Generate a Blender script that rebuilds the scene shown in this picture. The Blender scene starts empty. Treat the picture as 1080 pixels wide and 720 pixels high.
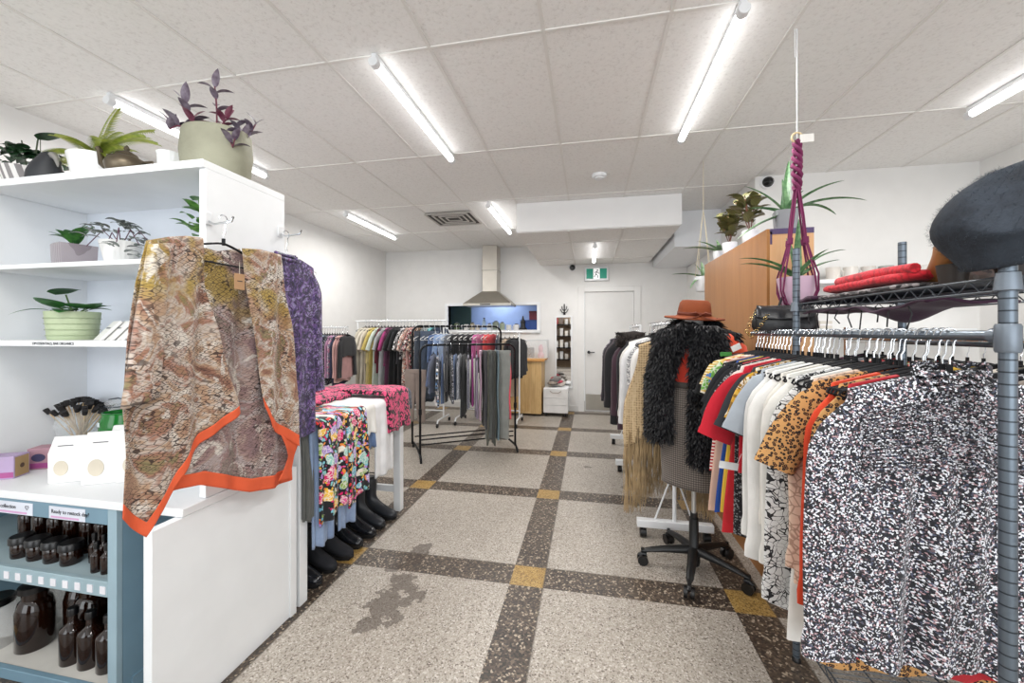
import bpy, math, random
from mathutils import Vector, Matrix, noise
R = math.radians; PI = math.pi; TAU = 2*PI
sc = bpy.context.scene; COL = sc.collection
rnd = random.Random(11)
sin, cos = math.sin, math.cos

# ------------------------------------------------------------------ helpers
def lerp(a, b, t): return a+(b-a)*t
def sstep(a, b, x):
    t = min(1, max(0, (x-a)/(b-a))); return t*t*(3-2*t)
def nz(x, y=0, z=0): return noise.noise(Vector((x, y, z)))

class MB:
    def __init__(s): s.v = []; s.f = []
    def add(s, vs, fs, M=None):
        b = len(s.v)
        s.v += [tuple(M @ Vector(p)) for p in vs] if M else [tuple(p) for p in vs]
        s.f += [tuple(i+b for i in f) for f in fs]
        return s
    def box(s, c, d, M=None):
        x, y, z = c; a, b, e = d[0]/2, d[1]/2, d[2]/2
        vs = [(x+i*a, y+j*b, z+k*e) for i in (-1, 1) for j in (-1, 1) for k in (-1, 1)]
        return s.add(vs, [(0,1,3,2),(4,6,7,5),(0,4,5,1),(2,3,7,6),(0,2,6,4),(1,5,7,3)], M)
    def bx(s, x0, x1, y0, y1, z0, z1):
        return s.box(((x0+x1)/2, (y0+y1)/2, (z0+z1)/2), (x1-x0, y1-y0, z1-z0))
    def tube(s, pts, r, n=8, caps=True, flat=None):
        pts = [Vector(p) for p in pts]; m = len(pts)
        rs = r if isinstance(r, (list, tuple)) else [r]*m
        vs = []; up = None
        for i, p in enumerate(pts):
            t = (pts[min(i+1, m-1)]-pts[max(i-1, 0)])
            t = t.normalized() if t.length > 1e-9 else Vector((0, 0, 1))
            if up is None:
                ref = Vector((0, 0, 1)) if abs(t.z) < .9 else Vector((0, 1, 0))
                up = t.cross(ref).normalized()
            else:
                up = (up-t*up.dot(t)).normalized()
            w = t.cross(up)
            for k in range(n):
                a = TAU*k/n
                vs.append(p+(up*cos(a)+w*sin(a)*(flat or 1))*rs[i])
        fs = [(i*n+k, i*n+(k+1) % n, (i+1)*n+(k+1) % n, (i+1)*n+k) for i in range(m-1) for k in range(n)]
        if caps:
            fs.append(tuple(reversed(range(n)))); fs.append(tuple((m-1)*n+k for k in range(n)))
        return s.add(vs, fs)
    def cyl(s, p0, p1, r0, r1=None, n=14): return s.tube([p0, p1], [r0, r0 if r1 is None else r1], n)
    def loft(s, rings, closed=True, caps=True):
        n = len(rings[0]); m = len(rings)
        vs = [p for r in rings for p in r]
        kk = n if closed else n-1
        fs = [(i*n+k, i*n+(k+1) % n, (i+1)*n+(k+1) % n, (i+1)*n+k) for i in range(m-1) for k in range(kk)]
        if caps and closed:
            fs.append(tuple(reversed(range(n)))); fs.append(tuple((m-1)*n+k for k in range(n)))
        return s.add(vs, fs)
    def lathe(s, prof, c=(0, 0, 0), n=24, sx=1, sy=1, fn=None, caps=True):
        rings = []
        for (r, z) in prof:
            ring = []
            for k in range(n):
                a = TAU*k/n; q = r*(fn(a, z) if fn else 1)
                ring.append((c[0]+q*cos(a)*sx, c[1]+q*sin(a)*sy, c[2]+z))
            rings.append(ring)
        return s.loft(rings, True, caps)
    def sheet(s, nu, nv, fn):
        vs = [fn(i/nu, j/nv) for j in range(nv+1) for i in range(nu+1)]
        fs = [(j*(nu+1)+i, j*(nu+1)+i+1, (j+1)*(nu+1)+i+1, (j+1)*(nu+1)+i) for j in range(nv) for i in range(nu)]
        return s.add(vs, fs)
    def prism(s, poly, axis, a, b):
        def mk(p, t): return {'x': (t, p[0], p[1]), 'y': (p[0], t, p[1]), 'z': (p[0], p[1], t)}[axis]
        n = len(poly)
        vs = [mk(p, a) for p in poly]+[mk(p, b) for p in poly]
        return s.add(vs, [tuple(range(n)), tuple(reversed(range(n, 2*n)))]+[(k, (k+1) % n, n+(k+1) % n, n+k) for k in range(n)])
    def build(s, name, m, parent=None, loc=None, rz=None, bevel=0, solid=0, sub=0, ang=40, fix=True):
        me = bpy.data.meshes.new(name); me.from_pydata([tuple(p) for p in s.v], [], s.f); me.update()
        if fix:
            import bmesh
            bm = bmesh.new(); bm.from_mesh(me); bmesh.ops.recalc_face_normals(bm, faces=bm.faces); bm.to_mesh(me); bm.free()
        me.polygons.foreach_set('use_smooth', [True]*len(me.polygons))
        me.set_sharp_from_angle(angle=R(ang))
        o = bpy.data.objects.new(name, me); COL.objects.link(o)
        if m: me.materials.append(m)
        if parent: o.parent = parent
        if loc: o.location = loc
        if rz is not None: o.rotation_euler = (0, 0, rz)
        if solid:
            q = o.modifiers.new('solid', 'SOLIDIFY'); q.thickness = solid; q.offset = 0
        if bevel:
            q = o.modifiers.new('bevel', 'BEVEL'); q.width = bevel; q.segments = 2; q.limit_method = 'ANGLE'; q.angle_limit = R(50)
        if sub:
            q = o.modifiers.new('sub', 'SUBSURF'); q.levels = sub; q.render_levels = sub
        return o

def tag(o, label, cat, group=None, kind=None):
    o['label'] = label; o['category'] = cat
    if group: o['group'] = group
    if kind: o['kind'] = kind
    return o
def thing(name, label, cat, loc=(0, 0, 0), rz=0, group=None):
    o = bpy.data.objects.new(name, None); o.empty_display_size = .05; COL.objects.link(o)
    o.location = loc; o.rotation_euler = (0, 0, rz); return tag(o, label, cat, group)
def st(o):
    o['kind'] = 'structure'; return o
def kids(o, ): return [c for c in bpy.data.objects if c.parent is o]
KID = {}
def dup(root, loc, rz=0, label=None, group=None, scale=None):
    if root.name not in KID: KID[root.name] = [(c, kids(c)) for c in kids(root)]
    r = root.copy(); COL.objects.link(r); r.location = loc; r.rotation_euler = (0, 0, rz)
    if scale: r.scale = (scale,)*3
    if label: r['label'] = label
    if group: r['group'] = group
    for c, gs in KID[root.name]:
        d = c.copy(); COL.objects.link(d); d.parent = r
        for g in gs:
            e = g.copy(); COL.objects.link(e); e.parent = d
    return r

# ------------------------------------------------------------------ materials
def C(h):
    h = h.lstrip('#'); v = [int(h[i:i+2], 16)/255 for i in (0, 2, 4)]
    return tuple((x/12.92 if x <= .04045 else ((x+.055)/1.055)**2.4) for x in v)+(1,)
class NT:
    def __init__(s, name):
        s.m = bpy.data.materials.new(name); s.m.use_nodes = True; s.t = s.m.node_tree; s.t.nodes.clear()
        s.out = s.n('ShaderNodeOutputMaterial'); s.b = s.n('ShaderNodeBsdfPrincipled')
        s.t.links.new(s.b.outputs[0], s.out.inputs[0])
    def n(s, ty, ins=None, **pr):
        k = s.t.nodes.new(ty)
        for a, b in pr.items(): setattr(k, a, b)
        for a, b in (ins or {}).items(): s.set(k.inputs[a], b)
        return k
    def set(s, sock, v):
        if hasattr(v, 'is_output') or isinstance(v, bpy.types.NodeSocket): s.t.links.new(v, sock)
        else: sock.default_value = v
    def math(s, op, a, b=0.0, c=0.0):
        return s.n('ShaderNodeMath', {0: a, 1: b, 2: c}, operation=op).outputs[0]
    def mix(s, f, a, b):
        k = s.n('ShaderNodeMix', data_type='RGBA')
        s.set(k.inputs[0], f); s.set(k.inputs[6], a); s.set(k.inputs[7], b); return k.outputs[2]
    def co(s, scale=(1, 1, 1), rot=(0, 0, 0)):
        t = s.n('ShaderNodeTexCoord').outputs['Object']
        return s.n('ShaderNodeMapping', {0: t, 'Scale': scale, 'Rotation': rot}).outputs[0]
    def ramp(s, f, stops, const=False):
        k = s.n('ShaderNodeValToRGB', {0: f}); e = k.color_ramp
        if const: e.interpolation = 'CONSTANT'
        while len(e.elements) < len(stops): e.elements.new(1)
        for i, (p, c) in enumerate(stops):
            e.elements[i].position = p; e.elements[i].color = C(c) if isinstance(c, str) else ((c,)*3+(1,) if isinstance(c, (int, float)) else c)
        return k.outputs[0]
    def noise(s, v, sc, det=3, rough=.5, dist=0):
        return s.n('ShaderNodeTexNoise', {'Vector': v, 'Scale': sc, 'Detail': det, 'Roughness': rough, 'Distortion': dist})
    def vor(s, v, sc, feature='F1', rnd=1):
        return s.n('ShaderNodeTexVoronoi', {'Vector': v, 'Scale': sc, 'Randomness': rnd}, feature=feature)
    def bump(s, h, st=.3, d=.01):
        s.set(s.b.inputs['Normal'], s.n('ShaderNodeBump', {'Height': h, 'Strength': st, 'Distance': d}).outputs[0])
    def base(s, c): s.set(s.b.inputs['Base Color'], c)
    def done(s, rough=.6, metal=0, **kw):
        s.b.inputs['Roughness'].default_value = rough; s.b.inputs['Metallic'].default_value = metal
        for k, v in kw.items(): s.set(s.b.inputs[k.replace('_', ' ')], v)
        return s.m
MC = {}
def plain(col, rough=.6, metal=0, var=.06, bs=0, bst=.2, **kw):
    key = ('p', col, rough, metal, var, bs, bst, str(kw))
    if key in MC: return MC[key]
    t = NT('paint'); v = t.co(); nn = t.noise(v, 6, 3)
    c = C(col); d = tuple(x*(1-var*2) for x in c[:3])+(1,)
    t.base(t.mix(t.ramp(nn.outputs[0], [(.35, 0.0), (.65, 1.0)]), d, c))
    if bs: t.bump(t.noise(v, bs, 3).outputs[0], bst, .004)
    MC[key] = t.done(rough, metal, **kw); return MC[key]

def cloth(kind, cols, sc=1.0, rough=.85, seed=0):
    """procedural fabric: cols are hex colours"""
    key = (kind, tuple(cols), sc, seed)
    if key in MC: return MC[key]
    t = NT('fabric_'+kind); v = t.co()
    off = t.n('ShaderNodeVectorMath', {0: v, 1: (seed*1.7, seed*.9, seed*2.3)}, operation='ADD').outputs[0]
    flat = t.n('ShaderNodeVectorMath', {0: off, 1: (1, .35, 1) if seed >= 0 else (.35, 1, 1)}, operation='MULTIPLY').outputs[0]
    weave = t.noise(off, 260, 2).outputs[0]
    A = C(cols[0]); stops = lambda: [(i/len(cols), c) for i, c in enumerate(cols)]
    if kind == 'plain':
        nn = t.noise(off, 9, 3).outputs[0]
        t.base(t.mix(t.ramp(nn, [(.3, 0.0), (.7, 1.0)]), tuple(x*.82 for x in A[:3])+(1,), A))
    elif kind == 'denim':
        nn = t.noise(off, 5, 4, .7).outputs[0]; w = t.noise(off, 120, 2).outputs[0]
        c1 = t.mix(t.ramp(nn, [(.35, 0.0), (.7, 1.0)]), A, C(cols[1]))
        t.base(t.mix(t.math('MULTIPLY', w, .14), c1, (.75, .8, .85, 1)))
    elif kind == 'speckle':
        ns = t.noise(flat, 60*sc, 2)
        d = t.n('ShaderNodeVectorMath', {0: flat, 1: t.n('ShaderNodeVectorMath', {0: ns.outputs['Color'], 'Scale': .012/sc}, operation='SCALE').outputs[0]}, operation='ADD').outputs[0]
        q = t.vor(d, 130*sc); r = t.n('ShaderNodeSeparateColor', {0: q.outputs['Color']}).outputs[0]
        t.base(t.ramp(r, stops(), True))
    elif kind == 'floral':
        ns = t.noise(flat, 22*sc, 2)
        d = t.n('ShaderNodeVectorMath', {0: flat, 1: t.n('ShaderNodeVectorMath', {0: ns.outputs['Color'], 'Scale': .05/sc}, operation='SCALE').outputs[0]}, operation='ADD').outputs[0]
        big = t.vor(d, 19*sc); r = t.n('ShaderNodeSeparateColor', {0: big.outputs['Color']})
        small = t.vor(d, 60*sc); rs = t.n('ShaderNodeSeparateColor', {0: small.outputs['Color']})
        bigc = t.ramp(r.outputs[0], [(i/(len(cols)-1), c) for i, c in enumerate(cols[1:])], True)
        pet = t.n('ShaderNodeTexVoronoi', {'Vector': d, 'Scale': 62*sc}, feature='DISTANCE_TO_EDGE').outputs[0]
        bigc = t.mix(t.ramp(pet, [(.03, .75), (.12, 0.0)]), bigc, (.9, .85, .8, 1))
        smallc = t.ramp(rs.outputs[0], [(0, cols[0]), (.3, cols[0])]+[(.3+.7*i/(len(cols)-1), c) for i, c in enumerate(cols[1:])], True)
        f = t.ramp(big.outputs['Distance'], [(.46, 1.0), (.49, 0.0)])
        e = t.ramp(small.outputs['Distance'], [(.5, 1.0), (.55, 0.0)])
        t.base(t.mix(f, t.mix(e, A, smallc), bigc))
    elif kind == 'inkfloral':
        ns = t.noise(flat, 14*sc, 2)
        d = t.n('ShaderNodeVectorMath', {0: flat, 1: t.n('ShaderNodeVectorMath', {0: ns.outputs['Color'], 'Scale': .07/sc}, operation='SCALE').outputs[0]}, operation='ADD').outputs[0]
        e = t.n('ShaderNodeTexVoronoi', {'Vector': d, 'Scale': 62*sc}, feature='DISTANCE_TO_EDGE').outputs[0]
        g = t.noise(flat, 22*sc, 3).outputs[0]
        ink = t.math('LESS_THAN', e, t.ramp(g, [(.42, .02), (.64, .13)]))
        t.base(t.mix(ink, A, C(cols[1])))
    elif kind == 'leopard':
        q = t.vor(flat, 95*sc); nn = t.noise(flat, 110*sc, 2).outputs[0]
        dd = t.math('ADD', q.outputs['Distance'], t.math('MULTIPLY', t.math('SUBTRACT', nn, .5), .35))
        t.base(t.ramp(dd, [(0, cols[2]), (.22, cols[1]), (.47, cols[0]), (.48, cols[0])], True))
    elif kind in ('stripe', 'vstripe'):
        w = t.n('ShaderNodeTexWave', {'Vector': off, 'Scale': 12*sc, 'Distortion': .6 if kind == 'vstripe' else .2, 'Detail': 1}, bands_direction='X' if kind == 'vstripe' else 'Z').outputs[1]
        t.base(t.ramp(w, stops(), True))
    elif kind == 'tweed':
        a = t.n('ShaderNodeTexWave', {'Vector': off, 'Scale': 26*sc}, bands_direction='X').outputs[1]
        b = t.n('ShaderNodeTexWave', {'Vector': off, 'Scale': 26*sc}, bands_direction='Z').outputs[1]
        t.base(t.mix(t.math('MULTIPLY', t.math('GREATER_THAN', a, .5), .55), t.mix(t.math('GREATER_THAN', b, .5), A, C(cols[1])), C(cols[2])))
    elif kind == 'marble':
        w = t.noise(flat, 9*sc, 4, .65, 2.5).outputs[0]
        l = t.noise(flat, 26*sc, 3, .6, 1.2).outputs[0]
        base = t.ramp(w, [(.25+.5*i/len(cols), c) for i, c in enumerate(cols)], False)
        t.base(t.mix(t.ramp(l, [(.42, 0.0), (.47, .85), (.53, .85), (.58, 0.0)]), base, C(cols[0])))
    elif kind == 'knit':
        b = t.n('ShaderNodeTexVoronoi', {'Vector': off, 'Scale': 70*sc}, feature='F1').outputs['Distance']
        t.base(t.ramp(b, [(.1, cols[0]), (.45, cols[0]), (.75, cols[1])])); weave = t.math('SUBTRACT', 1.0, b)
    elif kind == 'crack':
        ns = t.noise(off, 26*sc, 2)
        st_ = t.n('ShaderNodeMapping', {0: off, 'Rotation': (.5, .4, .6), 'Scale': (1, 1.9, 1)}).outputs[0]
        e = t.n('ShaderNodeTexVoronoi', {'Vector': st_, 'Scale': 34*sc}, feature='DISTANCE_TO_EDGE').outputs[0]
        dk = t.math('LESS_THAN', e, t.ramp(ns.outputs[0], [(.4, .02), (.6, .22)]))
        t.base(t.mix(dk, t.mix(ns.outputs[0], A, C(cols[2])), C(cols[1]))); weave = e
    elif kind == 'lace':
        e = t.n('ShaderNodeTexVoronoi', {'Vector': flat, 'Scale': 45*sc}, feature='DISTANCE_TO_EDGE').outputs[0]
        t.base(t.ramp(e, [(.03, cols[0]), (.1, cols[1])]))
    elif kind == 'kimono':
        # patches of washed colour under a dark diamond outline print
        n1 = t.noise(flat, 6.5, 4, .6, .8).outputs[0]; n2 = t.noise(flat, 5, 3, .6, .5); n3 = t.noise(flat, 9, 4, .65, 1.5).outputs[0]
        g = t.ramp(n1, [(.28, '#573c35'), (.38, '#8f6552'), (.45, '#b3957b'), (.5, '#c0b4a9'), (.55, '#a07360'), (.62, '#837a54'), (.68, '#ad8877'), (.76, '#d3cbc3')])
        if seed == -3: g = t.mix(.45, g, C('#8d7f8c'))
        z = t.n('ShaderNodeSeparateXYZ', {0: v}).outputs[2]
        yel = t.n('ShaderNodeMapRange', {0: z, 1: -.34, 2: -.18}).outputs[0]
        ym = t.math('MULTIPLY', yel, t.ramp(t.noise(flat, 7, 3).outputs[0], [(.5, 0.0), (.6, .85)]))
        g = t.mix(ym, g, C('#a48a35'))
        wm = t.math('MULTIPLY', t.ramp(n3, [(.55, 0.0), (.62, .85)]), 1.0)
        g = t.mix(wm, g, C('#d9d2c8'))
        pv = t.n('ShaderNodeMapping', {0: off, 'Rotation': (R(38), 0, 0), 'Scale': (0.02, 1, 1.9)}).outputs[0]
        e = t.n('ShaderNodeTexVoronoi', {'Vector': pv, 'Scale': 44, 'Randomness': .45}, feature='DISTANCE_TO_EDGE').outputs[0]
        q = t.n('ShaderNodeTexVoronoi', {'Vector': pv, 'Scale': 44, 'Randomness': .45}, feature='F1').outputs['Distance']
        line = t.math('LESS_THAN', e, .06)
        ring = t.math('MULTIPLY', t.math('GREATER_THAN', q, .16), t.math('LESS_THAN', q, .25))
        lm = t.math('MULTIPLY', t.math('MAXIMUM', line, ring), t.ramp(n2.outputs[0], [(.36, .2), (.55, .9)]))
        g = t.mix(lm, g, C('#2b1818'))
        dk = t.ramp(t.noise(flat, 20, 4, .7, 1).outputs[0], [(.59, 0.0), (.66, .85)])
        t.base(t.mix(t.math('MULTIPLY', dk, t.ramp(n1, [(.45, 0.0), (.55, 1.0)])), g, C('#4a332c')))
    t.bump(weave, .35, .002)
    m = t.done(rough)
    try: t.b.inputs['Sheen Weight'].default_value = .15
    except Exception: pass
    MC[key] = m; return m

WHITE = plain('#eef0f2', .5, var=.02)
WALL = plain('#e9e8e6', .75, var=.015, bs=60, bst=.05)
BLACK = plain('#111214', .45, var=.1)
BLACKM = plain('#1a1b1e', .35, .6)
CHROME = plain('#d5d8dc', .18, 1, var=.01)
STEEL = plain('#b9b4aa', .35, .9, var=.05)
def post_mat():
    t = NT('grooved_post'); z = t.n('ShaderNodeSeparateXYZ', {0: t.co()}).outputs[2]
    f = t.math('FRACT', t.math('DIVIDE', z, .0254)); t.base(t.mix(t.math('LESS_THAN', f, .13), C('#66707a'), C('#363c43'))); t.bump(t.math('GREATER_THAN', f, .13), .6, .001)
    return t.done(.35, .6)
POSTGREY = post_mat()
WHITEM = plain('#e8eaec', .35, var=.02)

def woodmat(c1, c2, sc=1.0, axis=2, rough=.5):
    t = NT('wood'); s = [7*sc, 7*sc, 7*sc]; s[axis] = .6*sc
    v = t.co(tuple(s)); n1 = t.noise(v, 3, 5, .6, 1.2).outputs[0]; n2 = t.noise(v, 14, 3).outputs[0]
    t.base(t.mix(t.math('MULTIPLY', n2, .3), t.ramp(n1, [(.3, c1), (.7, c2)]), C(c1))); return t.done(rough)
def emit(col, s):
    t = NT('light'); t.base(C(col)); return t.done(.5, Emission_Color=C(col), Emission_Strength=s)
def glass(col='#ffffff', rough=.03):
    key = ('g', col)
    if key in MC: return MC[key]
    t = NT('glass'); t.base(C(col)); MC[key] = t.done(rough, 0, Alpha=.22, IOR=1.45); return MC[key]

# ------------------------------------------------------------------ camera
cam = bpy.data.cameras.new('camera'); co_ = bpy.data.objects.new('camera', cam); COL.objects.link(co_)
co_.location = (0, 0, 1.38); co_.rotation_euler = (R(90), 0, R(11.04))
cam.sensor_width = 36; cam.lens = 415/1080*36; cam.shift_y = -10/1080; cam.clip_start = .02
sc.camera = co_

# ------------------------------------------------------------------ room
YB, XL, XR, YP, H = 6.95, -3.82, 3.42, 4.24, 2.9
def floor_mat():
    t = NT('terrazzo'); g = t.n('ShaderNodeNewGeometry').outputs['Position']
    s = t.n('ShaderNodeSeparateXYZ', {0: g}); X, Y = s.outputs[0], s.outputs[1]
    u = t.math('FRACT', t.math('DIVIDE', t.math('ADD', X, .335+.092+1.138*20), 1.138))
    v = t.math('FRACT', t.math('DIVIDE', t.math('ADD', Y, -2.205+.092+1.143*20), 1.143))
    bu = t.math('LESS_THAN', u, .162); bv = t.math('LESS_THAN', v, .16)
    band = t.math('MAXIMUM', bu, bv); cross = t.math('MULTIPLY', bu, bv)
    q = t.vor(g, 170); r = t.n('ShaderNodeSeparateColor', {0: q.outputs['Color']}).outputs[0]
    q2 = t.vor(g, 105); r2 = t.n('ShaderNodeSeparateColor', {0: q2.outputs['Color']}).outputs[1]
    dirt = t.noise(g, 1.3, 4, .6).outputs[0]
    light = t.ramp(r, [(0, '#a29a8f'), (.3, '#b5ada3'), (.55, '#a69e94'), (.75, '#877d73'), (.88, '#cbc5bd'), (.95, '#665c53')], True)
    dark = t.ramp(r2, [(0, '#453a32'), (.3, '#2e2824'), (.5, '#6b5d50'), (.65, '#56493e'), (.8, '#a89a88'), (.9, '#35302d')], True)
    yel = t.ramp(r, [(0, '#a8874a'), (.4, '#8f6f38'), (.7, '#b89a5e'), (.9, '#6e5630')], True)
    c = t.mix(cross, t.mix(band, light, dark), yel)
    c = t.mix(t.ramp(dirt, [(.4, 0.0), (.75, .25)]), c, C('#756a5e'))
    # thin divider strips at the band edges
    def edge(w, lim): return t.math('LESS_THAN', t.math('ABSOLUTE', t.math('SUBTRACT', w, lim)), .004)
    ed = t.math('MAXIMUM', edge(u, .162), edge(v, .16))
    c = t.mix(t.math('MULTIPLY', ed, .5), c, C('#4c443c'))
    # damp stains
    wob = t.noise(g, 9, 4, .6).outputs[0]
    st_ = None
    for (cx, cy, rx, ry) in ((-.985, 1.86, .12, .24), (-1.03, 2.3, .07, .11), (-1.12, 2.14, .05, .05), (-.72, 1.3, .05, .06), (.33, 3.62, .05, .05), (.36, 5.4, .05, .05), (-.02, 4.1, .04, .03)):
        dx = t.math('DIVIDE', t.math('SUBTRACT', X, cx), rx); dy = t.math('DIVIDE', t.math('SUBTRACT', Y, cy), ry)
        d = t.math('ADD', t.math('MULTIPLY', dx, dx), t.math('MULTIPLY', dy, dy))
        d = t.math('ADD', d, t.math('MULTIPLY', t.math('SUBTRACT', wob, .5), 5.0))
        k = t.math('LESS_THAN', d, .8); st_ = k if st_ is None else t.math('MAXIMUM', st_, k)
    c = t.mix(t.math('MULTIPLY', st_, .6), c, C('#3a2e26'))
    t.base(c); t.bump(r, .06, .001); return t.done(.42)
st(MB().bx(-3.95, 3.6, -2.6, 8.0, -.1, 0).build('floor', floor_mat()))
def ceil_mat():
    t = NT('ceiling_tile'); v = t.co(); n1 = t.noise(v, 55, 4, .7).outputs[0]; n2 = t.noise(v, 1.2, 2).outputs[0]
    c = t.ramp(n1, [(.3, '#dddbd8'), (.46, '#f1f0ee'), (.7, '#f6f5f3')])
    t.base(t.mix(t.math('MULTIPLY', n2, .25), c, C('#efedea'))); t.bump(n1, .35, .004); return t.done(.9)
CEIL = ceil_mat()
st(MB().bx(-3.95, 3.6, -2.6, 8.0, H, H+.1).build('ceiling', CEIL))
g = MB(); xs = [.385+.61*k for k in range(-6, 5)]; ys = [3.2+1.22*k for k in range(-4, 4)]
for x in xs: g.bx(x-.009, x+.009, -2.6, YB, H-.005, H+.01)
for y in ys: g.bx(XL, XR, y-.009, y+.009, H-.0055, H+.01)
st(g.build('trim_1', plain('#e8e6e2', .5, var=.02)))
st(MB().bx(XL-.12, XL, -2.6, YB+.1, 0, H).build('wall_left', WALL))
st(MB().bx(XR, XR+.12, -2.6, YP+.1, 0, H).build('wall_right', WALL))
# back wall with the pass-through opening and the doorway
wx0, wx1, wz0, wz1 = -2.56, -.9, 1.42, 1.86; dx0, dx1, dz1 = -.1, .78, 2.1
b = MB()
b.bx(XL, wx0, YB, YB+.12, 0, H).bx(wx0, wx1, YB, YB+.12, 0, wz0).bx(wx0, wx1, YB, YB+.12, wz1, H).bx(wx1, dx0, YB, YB+.12, 0, H)
b.bx(dx0, dx1, YB, YB+.12, dz1, H).bx(dx1, 1.75, YB, YB+.12, 0, H)
st(b.build('wall_back', WALL))
st(MB().bx(1.6, XR+.12, YP, YP+.1, 0, H).build('wall_right_recess', WALL))
st(MB().bx(1.6, 1.7, YP+.1, YB+.1, 0, H).build('wall_partition', WALL))
# kitchen niche behind the pass-through
b = MB(); b.bx(wx0-.3, wx1+.3, 7.7, 7.8, 1.2, 2.2).bx(wx0-.4, wx0-.3, 7.07, 7.8, 1.2, 2.2).bx(wx1+.3, wx1+.4, 7.07, 7.8, 1.2, 2.2).bx(wx0-.3, wx1+.3, 7.07, 7.8, 2.15, 2.25).bx(wx0-.3, wx1+.3, 7.07, 7.8, 1.3, 1.41)
st(b.build('wall_kitchen', plain('#8ea3c8', .8, var=.05)))
w = st(MB().bx(wx0-.06, wx0, YB-.03, YB+.12, wz0-.05, wz1+.05).bx(wx1, wx1+.06, YB-.03, YB+.12, wz0-.05, wz1+.05).bx(wx0, wx1, YB-.03, YB+.12, wz1, wz1+.05).bx(wx0-.06, wx1+.06, YB-.05, YB+.12, wz0-.05, wz0).build('window_1', WHITE))
tag(MB().bx(-2.8, -2.33, 7.6, 7.66, 1.415, 2.1).build('dark_green_panel', plain('#2c4038', .7), bevel=.004), 'dark green board at the left inside the kitchen pass-through', 'board')
la = bpy.data.lights.new('niche_fill_light', 'AREA'); la.size = .5; la.energy = 9; lo = bpy.data.objects.new('niche_fill_light', la); COL.objects.link(lo); lo.location = (-1.7, 7.35, 2.13)  # fill light added to brighten the blue niche, not a real fitting
# bulkheads
b = MB().bx(-.84, 1.0, 4.58, YB, 2.56, H-.002)
o = st(b.build('trim_2', plain('#eeeeee', .7, var=.01)))
b = MB().bx(-.83, .99, 4.6, YB, 2.553, 2.5595)
st(b.build('trim_3', CEIL))
b = MB()
for x in (-.23, .385): b.bx(x-.012, x+.012, 4.6, YB, 2.546, 2.554)
for y in (5.2, 6.42): b.bx(-.83, .99, y-.012, y+.012, 2.546, 2.554)
st(b.build('trim_4', plain('#e2e0dc', .5, var=.02)))
st(MB().bx(1.06, 1.6, 5.25, YB, 2.45, H-.002).build('trim_5', plain('#eef0f3', .7, var=.01)))
# baseboards
BB = plain('#dedddb', .5, var=.02)
st(MB().bx(XL, dx0-.08, YB-.015, YB, 0, .09).bx(dx1+.08, 1.6, YB-.015, YB, 0, .09).build('baseboard_back', BB))
st(MB().bx(XL, XL+.015, -2.6, YB-.015, 0, .09).build('baseboard_left', BB))
st(MB().bx(XR-.015, XR, -2.6, YP, 0, .09).build('baseboard_right', BB))
# back door
d = st(MB().bx(dx0+.03, dx1-.03, YB+.02, YB+.06, .012, dz1-.03).build('door_1', plain('#e4e3e1', .45, var=.015), bevel=.003))
MB().bx(dx0+.05, dx1-.05, YB+.012, YB+.019, .03, .3).build('kick_plate', STEEL, d)
h = MB().cyl((dx0+.1, YB+.02, 1.03), (dx0+.1, YB-.04, 1.03), .026).tube([(dx0+.1, YB-.04, 1.03), (dx0+.11, YB-.05, 1.03), (dx0+.2, YB-.05, 1.03)], .009)
h.build('door_handle', plain('#3a3a3c', .3, .9), d)
st(MB().bx(dx0-.08, dx0+.025, YB-.02, YB+.11, 0, dz1+.06).bx(dx1-.025, dx1+.08, YB-.02, YB+.11, 0, dz1+.06).bx(dx0+.025, dx1-.025, YB-.02, YB+.11, dz1-.025, dz1+.06).build('trim_6', plain('#e9e8e6', .5, var=.01), bevel=.004))

# ------------------------------------------------------------------ ceiling fixtures
TUBE = emit('#ffffff', 5)
def tube_light(x, y0, y1, z, label, power=26):
    t = thing('ceiling_light', label, 'light', (x, (y0+y1)/2, z), 0, 'ceiling tube lights')
    L = (y1-y0)/2
    MB().bx(-.014, .014, -L, L, -.03, 0).build('housing', WHITEM, t)
    MB().tube([(0, -L+.03, -.05), (0, L-.03, -.05)], .024, 16).build('tube', TUBE, t)
    for s in (-1, 1): MB().tube([(0, s*(L-.03), -.05), (0, s*(L+.012), -.05)], .027, 16).build('end_cap', WHITEM, t, bevel=.003)
    la = bpy.data.lights.new('tube_glow', 'AREA'); la.shape = 'RECTANGLE'; la.size = .08; la.size_y = (y1-y0)*.9; la.energy = power
    la.color = (1, .985, .96)
    lo = bpy.data.objects.new('tube_glow', la); COL.objects.link(lo); lo.location = (x, (y0+y1)/2, z-.1)
near = ['left above the white shelving', 'second from left, above the aisle', 'nearest the middle right, above the clothes rail', 'far right near the right wall']
for k, x in enumerate((-2.98, -1.145, .69, 2.52)):
    tube_light(x, 1.95, 3.2, H-.007, 'long white tube ceiling light '+near[k], 22)
tube_light(-2.98, 4.42, 5.72, H-.007, 'long white tube ceiling light nearest the far left corner', 22)
tube_light(-1.145, 4.42, 5.72, H-.007, 'long white tube ceiling light left of the dropped bulkhead', 22)
tube_light(.08, 5.25, 6.4, 2.546, 'short white tube ceiling light under the dropped bulkhead', 13)
for x in (-1.145, .69):   # fixtures behind the photographer, same rows
    tube_light(x, -.6, .65, H-.007, 'long white tube ceiling light over the shop front', 22)
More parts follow.
